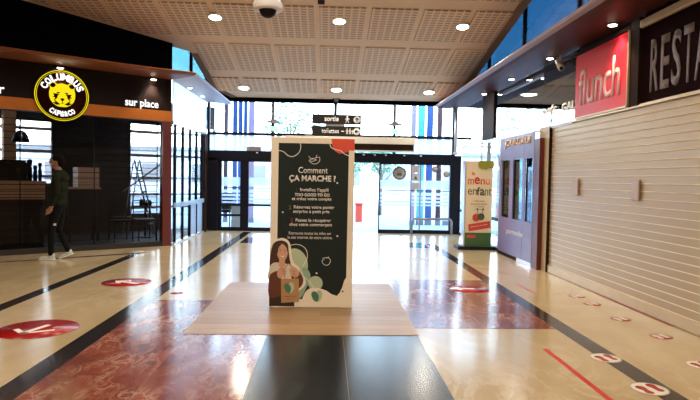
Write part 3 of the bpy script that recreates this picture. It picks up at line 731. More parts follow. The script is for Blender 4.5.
# ------------------------------------------------------------------ cafe front (left)
cf = empty('cafe_front', (A0.x, A0.y, 0), 'dark cafe shop front with brown sign board, orange stripe and red brown end post', 'shop front', kind='structure')
box('sign_board', 'board', cf, -6, 3.07, .0, .12, 2.77, 3.42, TF)
box('orange_stripe', 'orange', cf, -6, 3.07, -.02, .12, 2.56, 2.77, TF)
box('end_post', 'maroon', cf, 2.89, 3.07, -.02, .14, 0, 2.56, TF)
box('base_plinth', 'shopdark', cf, -1.6, 2.89, .0, .08, 0, .10, TF)
for i, (u0, u1) in enumerate(((-1.6, .35), (.35, 1.62), (1.62, 2.89))):
    box('glass_pane', 'tinted', cf, u0 + .002, u1 - .002, .035, .045, .10, 2.56, TF)
for pts, name in (((-6, 3.07), 'head'),): box('inner_head', 'shopdark', cf, -6, 3.07, .12, .3, 2.56, 3.4, TF)
text('lettering', 'sur place', .66, .20, F(2.46, -.002, 2.865), FX, UP, 'signwhite', cf, .012, .012)
text('lettering', 'à emporter', 1.05, .21, F(-.45, -.002, 2.865), FX, UP, 'signwhite', cf, .012, .012)
# roller grille behind the glass
gr = empty('roller_grille', tuple(F(.9, .22, 0)), 'see-through roller grille of thin dark rods behind the cafe glass', 'grille')
zz = .18
while zz < 2.5:
    tube('rod', 'machine', gr, [(-1.5, .22, zz), (2.86, .22, zz)], .006, 5, TF); zz += .118
for u in (-1.5, .35, 1.62, 2.86): tube('upright', 'machine', gr, [(u, .22, .002), (u, .22, 2.55)], .010, 6, TF)
# round bear sign
bs = empty('bear_sign', tuple(F(.97, -.12, 2.86)), 'round lit sign with yellow bear head and white lettering on the cafe board', 'sign')
def ring(cx, cz_, r0, r1, y0, y1, n, name, mat):
    b = MB(TF); vs = []; fs = []
    for (r, y) in ((r0, y0), (r1, y0), (r1, y1), (r0, y1)):
        for k in range(n): vs.append((cx + r * math.cos(2 * PI * k / n), y, cz_ + r * math.sin(2 * PI * k / n)))
    for j in range(4):
        for k in range(n): fs.append((j * n + k, j * n + (k + 1) % n, ((j + 1) % 4) * n + (k + 1) % n, ((j + 1) % 4) * n + k))
    b.add(vs, fs); return b.build(name, mat, bs)
cu_, cz0, R0 = .97, 2.865, .455
b = MB(TF); b.lathe((cu_, -.10, cz0), [(R0 * .99, 0), (R0 * .99, .10)], 48, 'y'); b.build('drum', 'signmaroon', bs)
b = MB(TF); b.lathe((cu_, -.112, cz0), [(R0 * .9, 0), (R0 * .9, .01)], 48, 'y'); b.build('face', 'signmaroon', bs)
ring(cu_, cz0, R0 * .972, R0 * 1.0, -.117, -.108, 48, 'yellow_rim', 'signyellow'); ring(cu_, cz0, R0 * .92, R0 * .932, -.116, -.10, 48, 'yellow_rim', 'signyellow')
def frb(a, c, h): return tuple(F(cu_ + a * R0 * .96, -.113 - h, cz0 + .02 + (c - .03) * R0 * .93))
def bear(pts, mat, l, name): return poly(pts, name, mat, bs, frb, l * .003, l * .003 + .004)
BS = .92
bear(sm([(-.46, .28), (-.50, .42), (-.42, .53), (-.28, .52), (-.20, .46), (0, .50), (.20, .46), (.28, .52), (.42, .53), (.50, .42), (.46, .28), (.50, .08), (.47, -.18), (.36, -.36), (.18, -.48), (0, -.50), (-.18, -.48), (-.36, -.36), (-.47, -.18), (-.50, .08)], 3), 'signyellow', 1, 'bear_head')
for s_ in (-1, 1):
    bear(sm([(s_ * .45, .33), (s_ * .46, .46), (s_ * .34, .49), (s_ * .25, .41), (s_ * .33, .30)], 3), 'signmaroon', 3, 'inner_ear')
    bear(sm([(s_ * .08, .09), (s_ * .17, .12), (s_ * .23, .07), (s_ * .17, .06)], 3), 'signmaroon', 3, 'eyebrow')
    bear([(s_ * .12, .04), (s_ * .36, .05), (s_ * .31, -.05), (s_ * .38, -.12), (s_ * .28, -.11), (s_ * .31, -.24), (s_ * .20, -.14), (s_ * .18, -.04)], 'signmaroon', 3, 'eye_patch')
    bear([(s_ * .08, -.40), (s_ * .20, -.30), (s_ * .33, -.20), (s_ * .27, -.32), (s_ * .38, -.34), (s_ * .22, -.43)], 'signmaroon', 3, 'jaw_mark')
bear(sm([(-.08, -.16), (0, -.13), (.08, -.16), (.04, -.23), (0, -.26), (-.04, -.23)], 3), 'signmaroon', 3, 'nose')
bear([(-.012, -.25), (.012, -.25), (.012, -.34), (-.012, -.34)], 'signmaroon', 3, 'mouth'); bear([(-.10, -.36), (0, -.33), (.10, -.36), (0, -.355)], 'signmaroon', 3, 'mouth')
def arc_text(s, r, a0, a1, h, wch, flip=False):
    n = len(s)
    for i, ch in enumerate(s):
        if ch == ' ': continue
        a = a0 + (a1 - a0) * i / (n - 1)
        xd = FX * math.sin(a) - UP * math.cos(a) if not flip else -FX * math.sin(a) + UP * math.cos(a)
        yd = FX * math.cos(a) + UP * math.sin(a); yd = -yd if flip else yd
        xd = yd.cross(Vector((-d.y * -1, d.x * -1, 0))) if False else xd
        text('letter', ch, wch * (1.25 if ch == 'M' else .9), h, F(cu_ + r * R0 * math.cos(a), -.120, cz0 + r * R0 * math.sin(a)), xd, yd, 'signwhite', bs, .04, .006)
arc_text('COLUMBUS', .735, rad(153), rad(27), .125, .098)
arc_text('CAFÉ&CO', .72, rad(237), rad(303), .095, .066, True)

# cafe interior
ci = empty('wall_cafe', tuple(F(2, 3.5, 0)), 'dark back wall of the cafe with two bright windows', 'wall', kind='structure')
box('back_wall', 'shopdark', ci, -3.5, -.7, 3.5, 3.62, 0, 3.4, TF); box('back_wall', 'shopdark', ci, -.7, .93, 3.5, 3.62, 0, 1.25, TF)
box('back_wall', 'shopdark', ci, 1.60, 3.45, 3.5, 3.62, 0, 3.4, TF); box('back_wall', 'shopdark', ci, .93, 1.60, 3.5, 3.62, 0, 1.22, TF)
box('back_wall', 'shopdark', ci, -.7, 1.60, 3.5, 3.62, 2.67, 3.4, TF); box('back_wall', 'shopdark', ci, 3.45, 5.8, 3.5, 3.62, 2.78, 3.4, TF)
box('back_wall', 'shopdark', ci, 3.45, 4.5, 3.5, 3.62, 0, .45, TF)
box('side_wall', 'shopdark', ci, -3.5, -3.38, .3, 3.5, 0, 3.4, TF)
for z in (1.38, 1.97, 2.49): box('window_bar', 'greymetal', ci, -.7, 1.6, 3.48, 3.56, z - .03, z + .035, TF)
for z in (.62, .95, 1.38, 1.97, 2.58): box('window_bar', 'greymetal', ci, 3.45, 5.8, 3.48, 3.56, z - .03, z + .03, TF)
for u in (4.5, 5.78): box('window_bar', 'greymetal', ci, u - .03, u + .03, 3.48, 3.56, 0, 2.78, TF)
box('window_glass', 'clear', ci, -.7, 1.6, 3.53, 3.54, 1.25, 2.67, TF); box('window_glass', 'clear', ci, 3.45, 5.78, 3.53, 3.54, .45, 2.78, TF)
b = MB(); b.prism([on(-3.5, .3), on(2.95, .3), (-3.3, 12.5), (-3.3, 15.65), (-3.3, 16.9), on(5.8, 3.6), on(-3.5, 3.6)], 2.86, 2.98)
struct(b.build('ceiling_cafe', 'shopceil', None), 'grey ceiling inside the cafe', 'ceiling')
b = MB(); b.prism([on(-3.5, .1), on(2.85, .1), (-3.3, 12.35), (-3.3, 15.7), (-3.3, 16.9), on(5.8, 3.6), on(-3.5, 3.6)], .0005, .004)
struct(b.build('floor_cafe', 'shopdark', None), 'dark floor inside the cafe', 'floor')
for k, (x, y) in enumerate(((-6.33, 12.5), (-6.9, 12.75))):
    t = empty('cafe_ceiling_light', (x, y, 2.86), ['round light on the cafe ceiling nearest the bear sign', 'round light on the cafe ceiling at the left edge of the view'][k], 'ceiling light', 'round lights inside the cafe')
    b = MB(); b.lathe((x, y, 2.84), [(.13, 0), (.15, .012), (.15, .019)], 20); b.build('lens', 'litwhite', t)
    b = MB(); b.lathe((x, y, 2.845), [(.17, 0), (.17, .014)], 20); b.build('rim', 'greymetal', t)
t = empty('brown_column', tuple(F(.68, 3.25, 0)), 'tan brown column in front of the left cafe window', 'column'); box('shaft', 'shopcolumn', t, .55, .80, 3.15, 3.4, .004, 2.859, TF); box('base', 'shopcolumn', t, .53, .82, 3.13, 3.42, .004, .1, TF)
t = empty('pendant_lamp', tuple(F(.84, 2.9, 2.2)), 'dark cone pendant lamp hanging beside the tan column', 'lamp')
b = MB(TF); b.lathe((.84, 2.9, 2.13), [(.19, 0), (.14, .16), (.07, .24), (.03, .26)], 18); b.build('shade', 'machine', t); tube('cord', 'machine', t, [(.84, 2.9, 2.38), (.84, 2.9, 2.86)], .008, 6, TF)
# service counter
t = empty('service_counter', tuple(F(-.3, 1.1, 0)), 'long service counter with pale wood slats on top and dark base', 'counter')
box('worktop', 'shopwood', t, -2.2, .92, .85, 1.6, 1.24, 1.30, TF, .006)
for k in range(3): box('wood_slat', 'shopwood', t, -2.2, .90, .88, .90, 1.24 - .10 * (k + 1) + .008, 1.24 - .10 * k - .004, TF)
box('base', 'shopdark', t, -2.2, .88, .91, 1.55, .004, 1.24, TF); box('kick_plate', 'machine', t, -2.2, .86, .885, .909, .004, .12, TF)
t = empty('coffee_machine', tuple(F(.4, 1.2, 1.30)), 'black coffee machine on the service counter', 'coffee machine')
box('body', 'machine', t, -.2, .62, 1.0, 1.5, 1.34, 1.66, TF, .02); box('top_tray', 'machine', t, -.18, .60, 1.02, 1.48, 1.66, 1.70, TF, .01); box('drip_tray', 'machine', t, -.2, .62, .92, 1.5, 1.30, 1.34, TF)
for u in (0, .22, .44): tube('group_head', 'machine', t, [(u, .97, 1.55), (u, .97, 1.46)], .03, 8, TF)
for k, (u, h, r) in enumerate(((.68, .42, .05), (.78, .30, .04), (.865, .36, .035))):
    t = empty('tall_grinder', tuple(F(u, 1.15, 1.30)), ['dark grinder close to the coffee machine', 'short dark canister between two grinders', 'dark grinder at the end of the counter'][k], 'grinder', 'dark grinders on the service counter')
    b = MB(TF); b.lathe((u, 1.15, 1.30), [(r, 0), (r, h * .6), (r * .7, h * .65), (r * 1.1, h * .95), (r * .5, h)], 12); b.build('body', 'machine', t)
# side table with stacked wooden crates
t = empty('side_table', tuple(F(1.78, 1.7, 0)), 'pale topped side table in the cafe behind the walking man', 'table')
box('top', 'shopwood', t, 1.45, 2.12, 1.45, 1.95, 1.13, 1.17, TF, .004)
for u in (1.50, 2.06):
    for y in (1.5, 1.9): box('leg', 'shopdark', t, u - .025, u + .025, y - .025, y + .025, .004, 1.13, TF)
for k in range(4):
    t = empty('wooden_crate', tuple(F(1.88, 1.7, 1.17 + .108 * k)), ['wooden crate at the bottom of the stack on the side table', 'wooden crate second from the bottom on the side table', 'wooden crate third from the bottom on the side table', 'topmost wooden crate of the stack on the side table'][k], 'crate', 'stack of wooden crates in the cafe')
    z = 1.171 + .108 * k
    box('front', 'cratewood', t, 1.66, 2.09, 1.5, 1.515, z, z + .097, TF); box('back', 'cratewood', t, 1.66, 2.09, 1.885, 1.9, z, z + .097, TF)
    box('side', 'cratewood', t, 1.66, 1.675, 1.515, 1.885, z, z + .097, TF); box('side', 'cratewood', t, 2.075, 2.09, 1.515, 1.885, z, z + .097, TF); box('bottom', 'cratewood', t, 1.675, 2.075, 1.515, 1.885, z, z + .012, TF)
# step ladder
t = empty('step_ladder', tuple(F(3.35, 2.4, 0)), 'dark folding step ladder before the right cafe window', 'ladder')
for y in (2.25, 2.6): tube('rail', 'greymetal', t, [(3.62 + (y - 2.25) * .2, y, .004), (3.22, y, 1.82)], .018, 6, TF)
for y in (2.25, 2.6): tube('rear_leg', 'greymetal', t, [(2.95, y, .004), (3.20, y, 1.75)], .014, 6, TF)
for k in range(1, 7): z = .26 * k; tube('step', 'greymetal', t, [(3.62 - .22 * z, 2.25, z), (3.66 - .24 * z, 2.6, z)], .02, 6, TF)
tube('brace', 'greymetal', t, [(3.14, 2.43, 1.35), (3.44, 2.43, .95)], .010, 5, TF)
t = empty('leaning_pole', tuple(F(3.5, 3.2, 0)), 'thin dark pole slanting across the right cafe window', 'pole'); tube('pole', 'greymetal', t, [(3.2, 3.35, 1.02), (4.55, 3.35, 2.02)], .022, 7, TF); tube('tip', 'machine', t, [(3.16, 3.35, .99), (3.2, 3.35, 1.02)], .026, 7, TF)
# dark cafe chairs
def chair(u, y, label):
    t = empty('cafe_chair', tuple(F(u, y, 0)), label, 'chair', 'dark chairs in the cafe')
    box('seat', 'machine', t, u - .2, u + .2, y - .2, y + .2, .44, .48, TF, .01)
    for a in (-.18, .18):
        for c in (-.18, .18): tube('leg', 'machine', t, [(u + a, y + c, .46), (u + a * 1.1, y + c * 1.1, .005)], .013, 6, TF)
    for a in (-.18, .18): tube('back_post', 'machine', t, [(u + a, y + .18, .46), (u + a, y + .22, .90)], .012, 6, TF)
    for z in (.62, .75, .88): tube('back_rail', 'machine', t, [(u - .18, y + .21, z), (u + .18, y + .21, z)], .012, 6, TF)
chair(2.45, 1.2, 'dark metal chair nearest the stacked crates'); chair(3.0, 1.3, 'dark metal chair below the right cafe window'); chair(2.75, 2.1, 'dark metal chair behind the other two in the cafe')
t = empty('round_table', tuple(F(3.2, 1.9, 0)), 'small dark round table beside the step ladder', 'table')
b = MB(TF); b.lathe((3.22, 1.85, .72), [(.3, 0), (.3, .025)], 20); b.build('top', 'greymetal', t); tube('stem', 'machine', t, [(3.22, 1.85, .02), (3.22, 1.85, .72)], .025, 8, TF)
b = MB(TF); b.lathe((3.22, 1.85, .004), [(.18, 0), (.17, .02)], 16); b.build('foot', 'machine', t)
for k, (a, c, h) in enumerate(((3.10, 1.8, .16), (3.22, 1.95, .20), (3.33, 1.82, .13), (3.2, 1.72, .11))):
    b = MB(TF); b.lathe((a, c, .746), [(.035, 0), (.04, h * .6), (.018, h * .75), (.018, h)], 10); tag(b.build('bottle', 'machine', None), ['dark bottle at the left of the small round cafe table', 'tallest dark bottle on the small round cafe table', 'dark bottle at the right of the small round cafe table', 'shortest dark bottle on the small round cafe table'][k], 'bottle', 'bottles on the cafe table')

# ------------------------------------------------------------------ left corridor glazing X=-3.2
w = empty('window_4', (-3.2, 14, 0), 'tall side glazing with thin dark bars beyond the cafe corner', 'window', kind='structure')
XL = -3.22
box('fascia_pane', 'frost', w, XL - .01, XL + .01, 12.22, 15.58, 2.58, 3.43)
box('head_rail', 'greymetal', w, XL - .03, XL + .02, 12.22, 15.6, 2.53, 2.58)
box('glass_pane', 'clear', w, XL - .008, XL + .008, 12.22, 15.1, .03, 2.53)
for y in (12.42, 13.08, 13.76, 14.43, 15.1): box('mullion', 'navy', w, XL - .03, XL + .03, y - .03, y + .03, .03, 2.53)
box('handrail', 'frostband', w, XL + .03, XL + .06, 12.25, 15.1, .78, .88)
box('frosted_lower_pane', 'frostband', w, XL + .012, XL + .016, 13.8, 15.1, .05, .78)
box('base_rail', 'silver', w, XL - .04, XL + .05, 12.22, 15.6, 0, .04)
box('post', 'darkbrown', w, XL - .06, XL + .06, 15.14, 15.5, 0, 2.53)

# ------------------------------------------------------------------ right side: shutter and sign band
sh = empty('roller_shutter', (3.6, 5.5, 0), 'closed beige metal roller shutter of horizontal slats on the right', 'shutter')
pitch = .0892; n = 25; y0s, y1s = 1.95, 9.19
b = MB(); P_ = [(0, 0), (-.004, .0005), (-.0075, .004), (-.0075, .008), (-.004, .012), (-.0035, .050), (-.0025, .080), (0, .0882), (.012, .0882), (.012, 0)]
b.prism(P_, -(y1s - y0s) / 2, (y1s - y0s) / 2, lambda a, c, h: (a, h, c)); me = b.mesh('slat'); me.materials.append(M['slat']); me.materials.append(M['ribhighlight'])
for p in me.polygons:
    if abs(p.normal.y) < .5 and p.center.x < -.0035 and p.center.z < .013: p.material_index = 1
for k in range(n): place('slat', me, (3.6, (y0s + y1s) / 2, .125 + k * pitch * .99), sh)
box('bottom_rail', 'slatrail', sh, 3.575, 3.625, y0s, y1s, .004, .124, bev=.006)
box('header', 'slatrail', sh, 3.56, 3.64, y0s, y1s, 2.335, 2.355)
for (ya, yb, za, zb) in ((8.12, 8.30, 1.27, 1.51), (6.5, 6.66, 1.26, 1.50)):
    box('latch', 'pinkgrey', sh, 3.562, 3.583, ya, yb, za, zb, bev=.006)
box('red_floor_strip', 'stickdull', sh, 3.545, 3.572, 5.75, 7.45, .0002, .003)
# jamb etc
jm = empty('trim_2', (3.6, 9.4, 0), 'tan jamb and dark red post between shutter and lilac kiosk', 'post', kind='structure')
box('jamb', 'tan', jm, 3.56, 3.70, 9.215, 9.66, 0, 2.36, bev=.006); box('guide_groove', 'darkbrown', jm, 3.555, 3.66, 9.192, 9.214, 0, 2.33)
box('red_post', 'maroon', jm, 3.48, 3.555, 9.41, 9.66, 0, 2.18)
# board over shutter
bd = empty('letter_board', (3.66, 4.5, 2.36), 'dark board with tall grey capital letters above the shutter', 'sign')
box('board', 'signplum', bd, 3.64, 3.76, -1.5, 6.62, 2.358, 3.41)
box('frame_strip', 'slatrail', bd, 3.60, 3.66, -1.5, 6.62, 2.358, 2.378)
NY = (0, -1, 0)
# R E S T A U R A N T : R starts y=6.47, S ends 5.75..
ypos = 6.47; wd = .158
for ch in 'RESTAURANT':
    text('letter', ch, wd * (1.12 if ch == 'A' else 1), .585, (3.639, ypos - wd / 2, 2.785), NY, UP, 'textgrey', bd, .012, .008); ypos -= wd + .045
# red sign box
fs_ = empty('red_sign_box', (3.56, 7.6, 2.38), 'large red sign box with pale letters reading flunch above the shutter', 'sign')
b = MB(); b.prism([(8.31, 2.39), (6.85, 2.39), (6.85, 3.27), (8.31, 3.27)], 3.57, 3.64, lambda a, c, h: (h, a, c)); b.build('face', 'flunchred', fs_)
b = MB(); b.prism([(6.85, 2.37), (6.83, 2.37), (6.83, 3.28), (6.85, 3.28)], 3.56, 3.64, lambda a, c, h: (h, a, c)); b.build('edge_strip', 'tan', fs_)
box('bottom_trim', 'slatrail', fs_, 3.56, 3.64, 6.83, 8.33, 2.367, 2.388)
text('lettering', 'flunch', 1.16, .52, (3.569, 7.60, 2.80), NY, UP, 'flunchtxt', fs_, .012, .006)
struct(box('wall_right_pier', 'darkbrown', None, 3.58, 3.74, 6.63, 6.82, 2.36, 3.38), 'dark pier between red sign box and dark letter board', 'wall')
struct(box('wall_right_band', 'darkbrown', None, 3.645, 3.76, 6.87, 8.4, 2.36, 3.41), 'dark band behind the red sign box', 'wall')
# small security camera
t = empty('bullet_camera', (3.5, 8.72, 3.2), 'small pale security camera under the canopy beside the red sign box', 'camera')
tube('stem', 'offwhite', t, [(3.5, 8.72, 3.385), (3.5, 8.72, 3.27)], .02, 8); tube('body', 'offwhite', t, [(3.5, 8.80, 3.30), (3.47, 8.60, 3.16)], .048, 12); tube('lens', 'machine', t, [(3.47, 8.60, 3.16), (3.467, 8.585, 3.15)], .03, 10)
# glazed band Y 8.4 - 15.6
w = empty('window_5', (3.62, 12, 2.33), 'long upper glazing band above the lilac kiosk', 'window', kind='structure')
for ya, yb in ((8.42, 9.7), (9.7, 11.3), (11.3, 12.5), (13.42, 15.6)): box('pane', 'clear', w, 3.62, 3.63, ya, yb, 2.38, 3.40)
box('sill_rail', 'silver', w, 3.58, 3.68, 8.42, 15.6, 2.32, 2.37)
box('brown_panel', 'darkbrown', w, 3.59, 3.67, 12.5, 13.42, 2.40, 3.41)
box('header_board', 'deepbrown', w, 3.635, 3.66, 8.42, 9.75, 2.61, 3.40)
text('lettering', 'CAFÉS . GALETTES', 2.1, .16, (3.612, 8.75, 2.62), NY, UP, 'txtwhite', w, .02, .01)
# kiosk
kk = empty('lilac_kiosk', (3.5, 10.6, 0), 'lilac kiosk front with three tall openings and golden letters', 'kiosk')
wy = [(11.43, 11.00), (10.74, 10.24), (10.08, 9.78)]
wy = [(11.43, 10.97), (10.74, 10.24), (10.09, 9.72)]
X0, X1 = 3.48, 3.50
box('lower_panel', 'lilac', kk, X0, X1, 10.17, 11.58, .07, .755, bev=.003); box('lower_panel', 'lilac', kk, X0, X1, 9.68, 10.165, .07, .755, bev=.003)
box('upper_panel', 'lilac', kk, X0, X1, 10.17, 11.58, 1.87, 2.30, bev=.003); box('upper_panel', 'lilac', kk, X0, X1, 9.68, 10.165, 1.87, 2.30, bev=.003)
for ya, yb in ((11.44, 11.58), (10.75, 10.96), (10.10, 10.23), (9.68, 9.71)): box('upright', 'lilac', kk, X0, X1, ya, yb, .755, 1.87)
for ya, yb in ((10.965, 11.435), (10.235, 10.745), (9.715, 10.095)):
    box('window_pane', 'bluetint', kk, 3.51, 3.515, ya, yb, .755, 1.87); box('inner_reveal', 'machine', kk, 3.501, 3.60, yb - .015, yb, .755, 1.87)
    box('sill', 'machine', kk, 3.501, 3.60, ya, yb, .735, .755)
box('brown_door', 'maroon', kk, 3.60, 3.63, 10.98, 11.42, .1, 1.87)
box('kick_plate', 'silver', kk, X0 - .004, X1, 9.68, 10.42, .004, .07); box('kick_plate', 'darkbrown', kk, X0, X1, 10.42, 11.58, .004, .07)
box('top_cap', 'silver', kk, X0 - .01, 3.60, 9.66, 11.60, 2.30, 2.315)
text('lettering', 'JOURDAUI', 1.42, .175, (X0 - .001, 10.56, 2.17), NY, UP, 'gold', kk, .02, .014)
text('lettering', 'gourmandise', .95, .12, (X0 - .001, 10.6, .50), NY, UP, 'txtwhite', kk, 0, .002, .3)
# lower side glass
w = empty('window_6', (3.62, 13.7, 0), 'lower side glazing behind the menu board', 'window', kind='structure')
box('pane', 'clear', w, 3.62, 3.63, 11.9, 15.6, .06, 2.31); box('base_rail', 'navy', w, 3.58, 3.66, 11.9, 15.6, 0, .06)
box('stile', 'silver', w, 3.58, 3.66, 11.88, 11.95, .06, 2.31); box('stile', 'silver', w, 3.58, 3.66, 12.9, 12.95, .06, 2.31)
box('middle_rail', 'navy', w, 3.60, 3.65, 11.95, 15.6, .62, .68)
# outer glazing of the side room
w = empty('window_7', (7.4, 12, 0), 'outer glazing of the side room', 'window', kind='structure')
for y in (8.6, 10.3, 12.0, 13.7, 15.5): box('mullion', 'navy', w, 7.36, 7.44, y - .04, y + .04, .6, 2.4)
for y in (8.6, 10.3, 12.0, 13.7): box('pane', 'clear', w, 7.395, 7.405, y + .04, y + 1.66, .62, 2.38)
box('lower_daylight_stop', 'shopdark', w, 7.34, 7.46, 8.6, 15.6, 0, .6); box('upper_daylight_stop', 'shopdark', w, 7.34, 7.46, 8.6, 15.6, 2.4, 3.42)  # solid strips added to keep daylight off the canopy soffit
for x in (4.9, 6.1): box('mullion', 'navy', w, x - .03, x + .03, YE - .03, YE + .03, 0, 3.42)
box('rail', 'navy', w, 3.7, 7.4, YE - .03, YE + .03, 2.36, 2.42); box('pane', 'clear', w, 3.7, 7.4, YE - .005, YE + .005, 0, 3.42)
struct(box('wall_side_room', 'darkbrown', None, 3.8, 7.4, 8.45, 8.6, 0, 3.42), 'dark wall of the side room behind the shutter', 'wall')
# tables inside the side room
for k, (x, y) in enumerate(((4.6, 13.4), (5.4, 12.0), (4.8, 10.9))):
    t = empty('bistro_table', (x, y, 0), ['white round table behind the menu board glass', 'white round table in the middle of the glazed side room', 'white round table seen through the lilac kiosk opening'][k], 'table', 'white tables in the side room')
    b = MB(); b.lathe((x, y, .72), [(.38, 0), (.38, .03)], 20); b.build('top', 'white', t); tube('stem', 'steel', t, [(x, y, .02), (x, y, .72)], .03, 8); b = MB(); b.lathe((x, y, .002), [(.22, 0), (.2, .02)], 16); b.build('foot', 'steel', t)

# ------------------------------------------------------------------ menu board
mb = empty('menu_board', (3.2, 12.2, 0), 'cream standing menu board reading la menu enfant beside the lilac kiosk', 'menu board')
box('body', 'menucream', mb, 2.93, 3.50, 12.14, 12.36, .07, 1.87, bev=.008)
box('green_foot', 'menugreen', mb, 2.935, 3.495, 12.132, 12.14, .07, .36)
box('base_plate', 'machine', mb, 2.78, 3.58, 12.05, 12.5, .002, .07, bev=.006)
box('metal_edge', 'silver', mb, 2.905, 2.93, 12.14, 12.36, .07, 1.87)
box('red_label', 'menured', mb, 2.98, 3.16, 12.127, 12.132, .25, .31)
def mtext(body, cx, cz_, w_, h_, mat, bold=.0): return text('lettering', body, w_, h_, (cx, 12.139, cz_), (1, 0, 0), UP, mat, mb, bold, .003)
mtext('la', 3.09, 1.62, .075, .085, 'menuorange', .02); mtext('m', 3.04, 1.44, .13, .12, 'menuorange', .01); mtext('e', 3.17, 1.465, .115, .15, 'menured', .02); mtext('nu', 3.345, 1.44, .20, .12, 'menuorange', .01)
mtext('en', 3.07, 1.22, .19, .12, 'menudark'); mtext('f', 3.20, 1.24, .07, .17, 'menudark', .02); mtext('a', 3.285, 1.22, .10, .14, 'menudark', .02); mtext('nt', 3.41, 1.225, .14, .15, 'menudark')
for z, s_, w_ in ((1.03, '1 petit repas', .24), (.97, 'boisson & dessert', .36), (.91, '+ 1 surprise', .22), (.85, '+ 1 fromage', .22)): mtext(s_, 3.22, z, w_, .035, 'menudark')
fm = XZ(12.138)
poly(circ(3.17, .68, .085, 18), 'ladybird_body', 'menured', mb, fm, 0, .004); poly(circ(3.27, .70, .075, 18), 'ladybird_head', 'menudark', mb, fm, .001, .005)
for a, c in ((3.14, .71), (3.18, .66), (3.13, .64)): poly(circ(a, c, .018, 10), 'spot', 'menudark', mb, fm, .004, .006)
for a in (3.20, 3.30): b = MB(); b.prism([(a, .76), (a + .012, .76), (a + .002 + (a - 3.25) * .2, .85), (a - .01 + (a - 3.25) * .2, .85)], 0, .003, fm); b.build('antenna', 'menudark', mb); poly(circ(a + (a - 3.25) * .2, .86, .02, 10), 'antenna_tip', 'menudark', mb, fm, 0, .003)
poly([(3.0, .535), (3.46, .61), (3.475, .47), (3.015, .385)], 'red_banner', 'menured', mb, fm, 0, .004)
text('lettering', 'gratuit pour les enfants', .36, .03, (3.235, 12.133, .51), (1, 0, .165), (-.165, 0, 1), 'cream', mb, 0, .001)
poly([(3.17, 1.84), (3.22, 1.88), (3.50, 1.88), (3.52, 1.82), (3.51, 1.73), (3.40, 1.73), (3.36, 1.70), (3.25, 1.71), (3.20, 1.75), (3.19, 1.80)], 'olive_tag', 'olive', mb, fm, .002, .014)
tube('top_support', 'silver', mb, [(3.28, 12.25, 1.86), (3.28, 12.25, 2.30)], .015, 8)

# ------------------------------------------------------------------ floor stickers and tape
def arrow_sticker(x, y, r, ang, label, ac=None, strokes=None):
    t = empty('arrow_sticker', (x, y, .0017), label, 'floor sticker', 'red arrow stickers on the floor')
    b = MB(); b.lathe((x, y, .0017), [(r, 0), (r, .0008)], 40); b.build('disc', 'stickred', t)
    b = MB()
    if strokes:
        for (ax, ay), (bx, by), w in strokes:
            dx, dy = bx - ax, by - ay; l = math.hypot(dx, dy); nx, ny = -dy / l * w / 2, dx / l * w / 2
            b.prism([(ax + nx, ay + ny), (ax - nx, ay - ny), (bx - nx, by - ny), (bx + nx, by + ny)], .0025, .0031)
    else:
        s = r * .66; A_ = [(-1, 0), (-.28, .62), (-.05, .42), (-.34, .16), (.95, .16), (.95, -.16), (-.34, -.16), (-.05, -.42), (-.28, -.62)]
        ca, sa = math.cos(ang), math.sin(ang); cx, cy = ac or (x, y)
        b.prism([(cx + s * (a * ca - c * sa), cy + s * (a * sa + c * ca)) for a, c in A_], .0025, .0032)
    b.build('arrow', 'txtwhite', t)
arrow_sticker(-2.67, 5.47, .355, 0, 'large round red floor sticker with white arrow, nearest the left edge', strokes=[((-2.86, 5.45), (-2.72, 5.30), .05), ((-2.635, 5.62), (-2.735, 5.29), .055), ((-2.50, 5.435), (-2.73, 5.31), .05)])
arrow_sticker(-2.68, 7.90, .32, rad(-28), 'round red floor sticker with white arrow, farther away on the cafe side')
arrow_sticker(1.93, 7.65, .26, rad(0), 'round red floor sticker with white arrow on the red marble', (1.85, 7.70))
b = MB(); b.lathe((-1.83, 7.2, .0005), [(.08, 0), (.08, .001)], 20); tag(b.build('small_floor_sticker', 'stickred', None), 'small plain dark red round sticker beside the left dark band', 'floor sticker')
def foot_poly(cx, cy, s, ang, side):
    pts = sm([(0, -1.0), (.34, -.82), (.36, -.45), (.26, -.1), (.42, .35), (.40, .78), (.08, 1.0), (-.28, .85), (-.40, .45), (-.26, -.05), (-.30, -.5), (-.28, -.85)], 2)
    ca, sa = math.cos(ang), math.sin(ang); return [(cx + s * (a * side * ca - c * sa), cy + s * (a * side * sa + c * ca)) for a, c in pts]
def foot_sticker(x, y, r, red, label, z0=.0017):
    t = empty('footprint_sticker', (x, y, z0), label, 'floor sticker', 'footprint stickers along the shutter')
    b = MB(); b.lathe((x, y, z0), [(r, 0), (r, .0006)], 32); b.build('rim', 'stickgrey' if red else 'stickdull', t)
    b = MB(); b.lathe((x, y, z0 + .0007), [(r * .93 if red else r * .90, 0), (r * .90, .0005)], 32); b.build('disc', 'offwhite' if red else 'stickdull', t)
    for s_ in (-1, 1):
        b = MB(); cx, cy = x + s_ * r * .36, y + s_ * r * .16
        b.prism(foot_poly(cx, cy, r * .62, rad(10), s_), z0 + .0014, z0 + .0020); b.build('footprint', 'stickred' if red else 'offwhite', t)
foot_sticker(2.34, 4.68, .125, True, 'white round sticker with red footprints on the dark band, second nearest')
foot_sticker(2.31, 3.97, .130, True, 'white round sticker with red footprints on the dark band, nearest the viewer')
for k, (x, y) in enumerate(((3.22, 7.25), (3.21, 6.80), (3.17, 6.05), (3.21, 5.36))):
    foot_sticker(x, y, .103, False, ['worn red footprint sticker farthest along the shutter', 'worn red footprint sticker second farthest along the shutter', 'worn red footprint sticker midway along the shutter', 'worn red footprint sticker near the end of the red strip'][k], .0003)
foot_sticker(3.05, 4.51, .12, True, 'white round sticker with red footprints cut by the right edge of the view', .0003)
